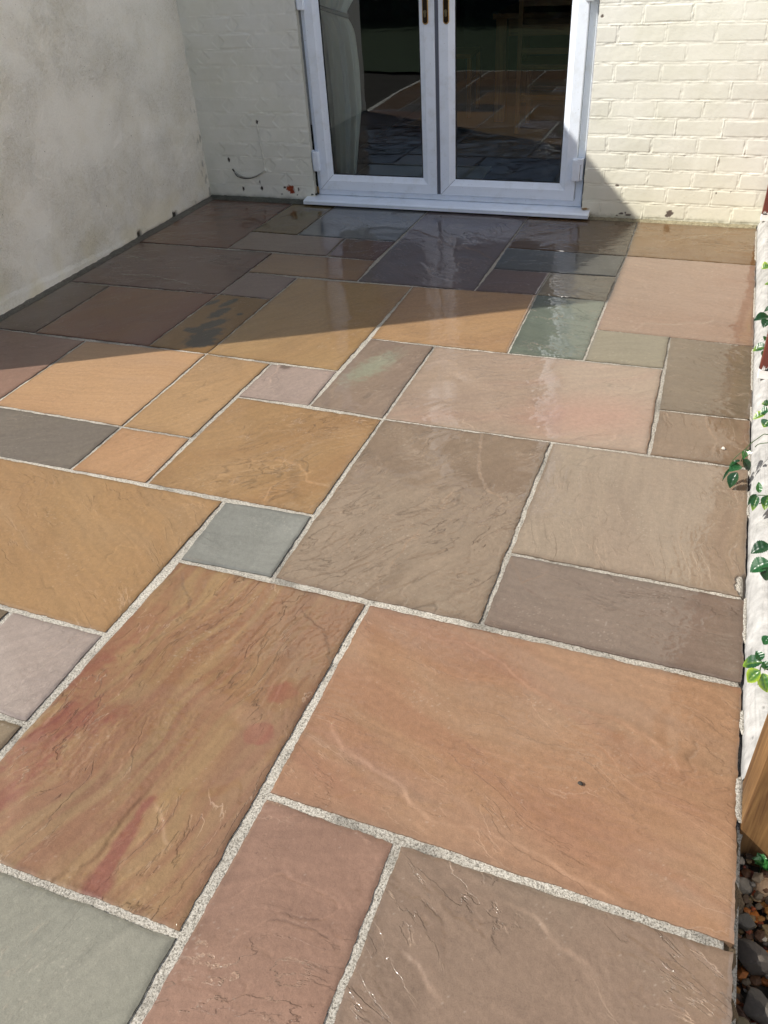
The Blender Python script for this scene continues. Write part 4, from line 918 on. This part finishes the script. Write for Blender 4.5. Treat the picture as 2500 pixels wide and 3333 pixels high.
rocks = [(1.578,-.575,.034,(.085,.07,.055),'round grey brown stone lying against the patio edge, third from the post'),
 (1.588,-.655,.033,(.09,.078,.064),'grey angular stone below the round one in the gravel'),
 (1.566,-.715,.030,(.15,.12,.07),'long tan stone in the near gravel beside the slab edge'),
 (1.606,-.735,.040,(.10,.085,.07),'large broken stone at the bottom right corner of the view'),
 (1.566,-.505,.023,(.08,.07,.055),'small grey stone just above the round brown stone'),
 (1.596,-.425,.022,(.42,.27,.15),'pale orange wedge of stone catching the sun below the post'),
 (1.562,-.435,.020,(.20,.17,.13),'rough brown lump in the shade of the timber post'),
 (1.568,-.790,.038,(.12,.10,.07),'pale flat stone half buried by the slab edge'),
 (1.628,-.640,.030,(.07,.065,.06),'dark grey stone at the right border of the gravel')]
for i, (x, y, r, c, lab) in enumerate(rocks):
    v, f = rock_mesh(x, y, -.108+r*.55, r, 40+i, .75, 3); b = MB(); b.add(v, f, c)
    tag(b.build('stone', ROCK, None, False, True), lab, 'stone', 'large stones in the gravel')
v, f = rock_mesh(1.451, 1.01, .004, .008, 91, .6, 2); b = MB(); b.add(v, f, (.62, .58, .52)); tag(b.build('pebble', ROCK, None, False, True), 'tiny pale stone chip lying on the tan slab near the ivy', 'pebble')
v, f = rock_mesh(1.228, -.376, .0035, .0055, 92, .6, 2); b = MB(); b.add(v, f, (.03, .025, .02)); tag(b.build('soil_crumb', ROCK, None, False, True), 'dark crumb of soil alone on the largest orange pink slab', 'crumb')

# ------------------------------------------------------------------ plants
LEAFM = bpy.data.materials.new('ivy_leaf'); LEAFM.use_nodes = True
n = LEAFM.node_tree.nodes; l = LEAFM.node_tree.links; p = n['Principled BSDF']; a_ = n.new('ShaderNodeAttribute'); a_.attribute_name = 'col'
l.new(a_.outputs[0], p.inputs['Base Color']); p.inputs['Roughness'].default_value = .33; p.inputs['Specular IOR Level'].default_value = .6
l.new(bump(n, l, noise(n, l, 160, 3, .6, objco(n)), .4, .001), p.inputs['Normal'])
GREENS = [((.006,.035,.012),(.012,.055,.016)), ((.009,.060,.018),(.016,.10,.024)), ((.018,.09,.020),(.03,.14,.03)), ((.008,.055,.018),(.26,.40,.015)), ((.014,.085,.022),(.38,.50,.02))]
def leaf(mb, B, Tp, w, tone, rnd, normal=None):
    B = Vector(B); Tp = Vector(Tp); d = Tp-B; L = d.length*1.08; d.normalize(); w = w*1.3
    up = normal or Vector((-.25, -.35, 1)); sd = d.cross(up).normalized(); up = sd.cross(d).normalized()
    nl, nw = 22, 4; c1, c2 = GREENS[tone]; vs = []; cs = []
    for i in range(nl+1):
        t = i/nl; prof = (math.sin(math.pi*min(1, t**.78))**.85)*(1-.12*t)+.0
        ser = 1+(.10 if i % 2 else -.03)*(1 if .08 < t < .95 else 0)
        for j in range(-nw, nw+1):
            s = j/nw; e = s*prof*w/2*(ser if abs(j) == nw else 1)
            p = B+d*(L*t)+sd*e+up*(abs(s)**1.2*prof*w*.20-abs(t-.45)**2*L*.35+.0005*math.sin(t*26+abs(s)*3)*prof-(.0012 if j == 0 else 0)); vs.append(p)
            k = min(1, max(0, (t-.62)*2.6))*(abs(s)*.7+.3) if tone in (3, 4) else .5*abs(s)
            if tone == 4: k = max(k, abs(s)**2*.7)
            if j == 0: k = max(k, .22)
            k = min(1, max(0, k+rnd.uniform(-.06, .06))); cs.append(tuple(c1[q]+(c2[q]-c1[q])*k for q in range(3)))
    W_ = 2*nw+1; fs = [(i*W_+j, i*W_+j+1, (i+1)*W_+j+1, (i+1)*W_+j) for i in range(nl) for j in range(2*nw)]
    k0 = len(mb.v); mb.v += [tuple(v) for v in vs]; mb.f += [tuple(q+k0 for q in f) for f in fs]; mb.c += cs
LV = {'A': [(1.496, 0.836, 0.06, 1.469, 0.812, 0.05, 0.0305, 1.0), (1.487, 0.8, 0.055, 1.476, 0.78, 0.012, 0.0262, 0.0), (1.47, 0.828, 0.05, 1.453, 0.789, 0.03, 0.0071, 0.0), (1.493, 0.847, 0.07, 1.472, 0.836, 0.06, 0.0092, 0.0), (1.5, 0.831, 0.085, 1.524, 0.828, 0.05, 0.0193, 0.0), (1.513, 0.883, 0.09, 1.5, 0.846, 0.08, 0.0184, 2.0)] ,'B': [(1.538, 0.61, 0.12, 1.532, 0.631, 0.14, 0.0131, 2.0), (1.533, 0.594, 0.12, 1.527, 0.568, 0.09, 0.0167, 3.0), (1.531, 0.612, 0.115, 1.514, 0.578, 0.1, 0.0121, 0.0), (1.558, 0.589, 0.13, 1.553, 0.554, 0.11, 0.0222, 3.0)] ,'C': [(1.554, 0.33, 0.16, 1.518, 0.314, 0.14, 0.0285, 0.0), (1.554, 0.263, 0.16, 1.518, 0.253, 0.13, 0.0328, 1.0), (1.552, 0.239, 0.16, 1.551, 0.239, 0.12, 0.0229, 0.0)] ,'D': [(1.539, -0.072, 0.16, 1.526, -0.06, 0.17, 0.0159, 1.0), (1.539, -0.076, 0.16, 1.507, -0.067, 0.13, 0.0247, 3.0), (1.537, -0.094, 0.15, 1.519, -0.103, 0.12, 0.0245, 4.0), (1.543, -0.1, 0.15, 1.557, -0.12, 0.12, 0.023, 4.0), (1.542, -0.075, 0.16, 1.555, -0.086, 0.15, 0.0173, 1.0), (1.551, -0.008, 0.17, 1.543, -0.013, 0.15, 0.0163, 1.0)] ,'E': [(1.556, 1.068, 0.15, 1.537, 1.069, 0.15, 0.0216, 3.0), (1.547, 1.012, 0.15, 1.516, 1.003, 0.13, 0.0212, 4.0), (1.553, 1.012, 0.16, 1.534, 1.011, 0.15, 0.0254, 1.0), (1.556, 0.967, 0.15, 1.545, 0.959, 0.13, 0.0272, 3.0)] ,'F': [(1.558, 1.769, 0.15, 1.512, 1.747, 0.14, 0.0357, 0.0), (1.555, 1.803, 0.16, 1.541, 1.812, 0.15, 0.0267, 0.0), (1.558, 1.734, 0.15, 1.543, 1.711, 0.13, 0.0314, 0.0)] ,'G': [(1.55, 1.513, 0.14, 1.511, 1.52, 0.12, 0.0347, 3.0), (1.556, 1.491, 0.14, 1.553, 1.452, 0.12, 0.0293, 3.0), (1.556, 1.573, 0.15, 1.544, 1.549, 0.15, 0.0225, 1.0)] ,'H': [(1.562, 2.334, 0.14, 1.535, 2.329, 0.13, 0.0397, 4.0), (1.564, 2.145, 0.13, 1.551, 2.159, 0.13, 0.022, 4.0)] ,}
SPR = {'A': ('ivy spray with a white flower hanging over the kerb onto the patio', [[(1.60,.90,.15),(1.556,.898,.14),(1.545,.897,.14),(1.532,.889,.13),(1.513,.868,.12),(1.499,.845,.11),(1.484,.83,.1),(1.471,.828,.075),(1.468,.824,.06)], [(1.556,.85,.14),(1.535,.87,.12),(1.528,.883,.1)], [(1.50,.848,.108),(1.496,.838,.07)], [(1.499,.846,.11),(1.504,.835,.09)]]),
 'B': ('small ivy sprig of narrow leaves on the kerb just nearer than the flower', [[(1.60,.60,.14),(1.558,.589,.13),(1.546,.593,.125),(1.533,.597,.12)], [(1.564,.615,.1),(1.543,.6,.09)]]),
 'C': ('ivy sprig with two big serrated dark leaves over the kerb', [[(1.60,.29,.17),(1.552,.30,.165)], [(1.60,.27,.17),(1.552,.262,.16)]]),
 'D': ('bright ivy sprig with lime tipped leaves, the nearest one on the kerb', [[(1.59,-.08,.17),(1.552,-.079,.16),(1.541,-.077,.15),(1.537,-.094,.15)], [(1.59,-.06,.17),(1.545,-.09,.15)], [(1.59,.0,.17),(1.551,-.008,.17)]]),
 'E': ('ivy sprig with yellow green leaf tips, just beyond the flower', [[(1.60,1.02,.16),(1.55,1.02,.155)], [(1.60,1.06,.15),(1.556,1.068,.15)]]),
 'F': ('ivy sprig of long dark leaves above the middle brown post', [[(1.60,1.76,.16),(1.555,1.77,.15)]]),
 'G': ('variegated ivy sprig across the foot of the middle brown post', [[(1.60,1.50,.15),(1.55,1.51,.14)]]),
 'H': ('lone yellow green ivy leaves farthest along the kerb', [[(1.61,2.33,.15),(1.56,2.334,.14)], [(1.61,2.15,.14),(1.564,2.145,.13)]])}
STEMM = m_simple('green_stem', (.05, .09, .03), .6)
rnd = random.Random(5)
for k in 'ABCDEFGH':
    lab, stems = SPR[k]; r = empty('ivy_sprig', stems[0][0]); tag(r, lab, 'ivy', 'ivy sprigs hanging over the white kerb')
    for s in stems:
        b = MB(); b.tube(curve(s, 5) if len(s) > 2 else s, .0013, 6); b.build('stem', STEMM, r, True)
    for bx, by, bz, tx, ty, tz, w, tone in LV[k]:
        b = MB(); leaf(b, (bx, by, bz), (tx, ty, tz), w, int(tone), rnd); b.build('leaf', LEAFM, r, True, True)
    if k == 'A':
        b = MB(); c = Vector((1.512, .836, .105))
        for i in range(5):
            a = i*1.257+.3; d = Vector((math.cos(a), math.sin(a), .25)).normalized(); sd = d.cross(Vector((0, 0, 1))).normalized(); L = .011
            b.add([c, c+d*L*.5+sd*.004, c+d*L, c+d*L*.5-sd*.004], [(0, 1, 2, 3)])
        b.box(1.508, .832, .100, 1.516, .840, .107, .002); b.box(1.498, .853, .098, 1.503, .858, .103, .0015)
        b.build('flower', m_simple('white_petal', (.85, .85, .82), .6), r, True)
# ivy massed on the fence above the kerb
def foliage(name, centre, size, nleaf, ls, cols, seed, root, part='foliage', test=None):
    V = []; F = []; C = []; k = 0; g = random.Random(seed)
    for i in range(nleaf):
        while True:
            p = [g.uniform(-1, 1) for _ in range(3)]
            n1 = float(perlin(np.array(p[1]*size[1]*3.1), np.array(p[2]*size[2]*3.1+p[0]), seed))
            if abs(p[0]) < .55+n1*1.4: break
        c = Vector([centre[q]+p[q]*size[q] for q in range(3)]); s = ls*g.uniform(.6, 1.3)
        a = Vector((g.gauss(0, 1), g.gauss(0, 1), g.gauss(0, .6))).normalized(); b_ = a.cross(Vector((g.gauss(0, 1), g.gauss(0, 1), g.gauss(0, 1)))).normalized()
        V += [c-a*s, c+b_*s*.5, c+a*s, c-b_*s*.5]; F.append((k, k+1, k+2, k+3)); cc = cols[g.randrange(len(cols))]; C += [cc]*4; k += 4
    me = np_mesh(part, np.array([list(v) for v in V]), [np.array(F)], np.array(C)); return finish(part, me, LEAFM, root, False)
iv = empty('climbing_ivy', (1.66, 1.5, .06)); tag(iv, 'mass of climbing ivy covering the fence above the kerb', 'ivy')
foliage('climbing_ivy', (1.68, 1.5, .86), (.12, 1.65, .26), 2600, .026, [(.012,.05,.02), (.02,.09,.03), (.03,.12,.035), (.10,.18,.02)], 3, iv)
for y in (.3, 1.0, 1.9, 2.6):
    b = MB(); b.tube(curve([(1.70, y, .06), (1.69, y+.1, .5), (1.70, y-.05, .8), (1.68, y+.12, 1.05)]), .006, 6); b.build('stem', STEMM, iv, True)
# hedge at the garden's far end (only mirrored in the door glass)
hd = empty('hedge', (0, -8, -.13)); tag(hd, 'tall dark hedge closing the far end of the garden', 'hedge')
foliage('hedge', (-1, -8, 1.1), (7.5, .7, 1.25), 9000, .09, [(.010,.028,.010), (.015,.045,.015), (.02,.06,.02)], 8, hd)
b = MB(); b.box(-8.4, -8.25, -.13, 6.4, -7.75, 2.0); b.build('branches', m_simple('dark_twigs', (.012, .014, .009), .9), hd)
# weed at the foot of the timber post
wd = empty('weed', (1.585, -.385, -.10)); tag(wd, 'small bright green weed growing at the foot of the timber post', 'weed')
g = random.Random(2); b = MB()
for i in range(16):
    a = g.uniform(0, 6.28); r1 = g.uniform(.008, .022); z = -.075+g.uniform(0, .02)
    leaf(b, (1.590, -.388, z-.01), (1.590+math.cos(a)*r1, -.388+math.sin(a)*r1, z), .011, 2, g)
b.build('leaves', LEAFM, wd, True, True)
b = MB(); b.tube([(1.590, -.388, -.12), (1.590, -.388, -.07)], .002, 6); b.build('stem', STEMM, wd, True)
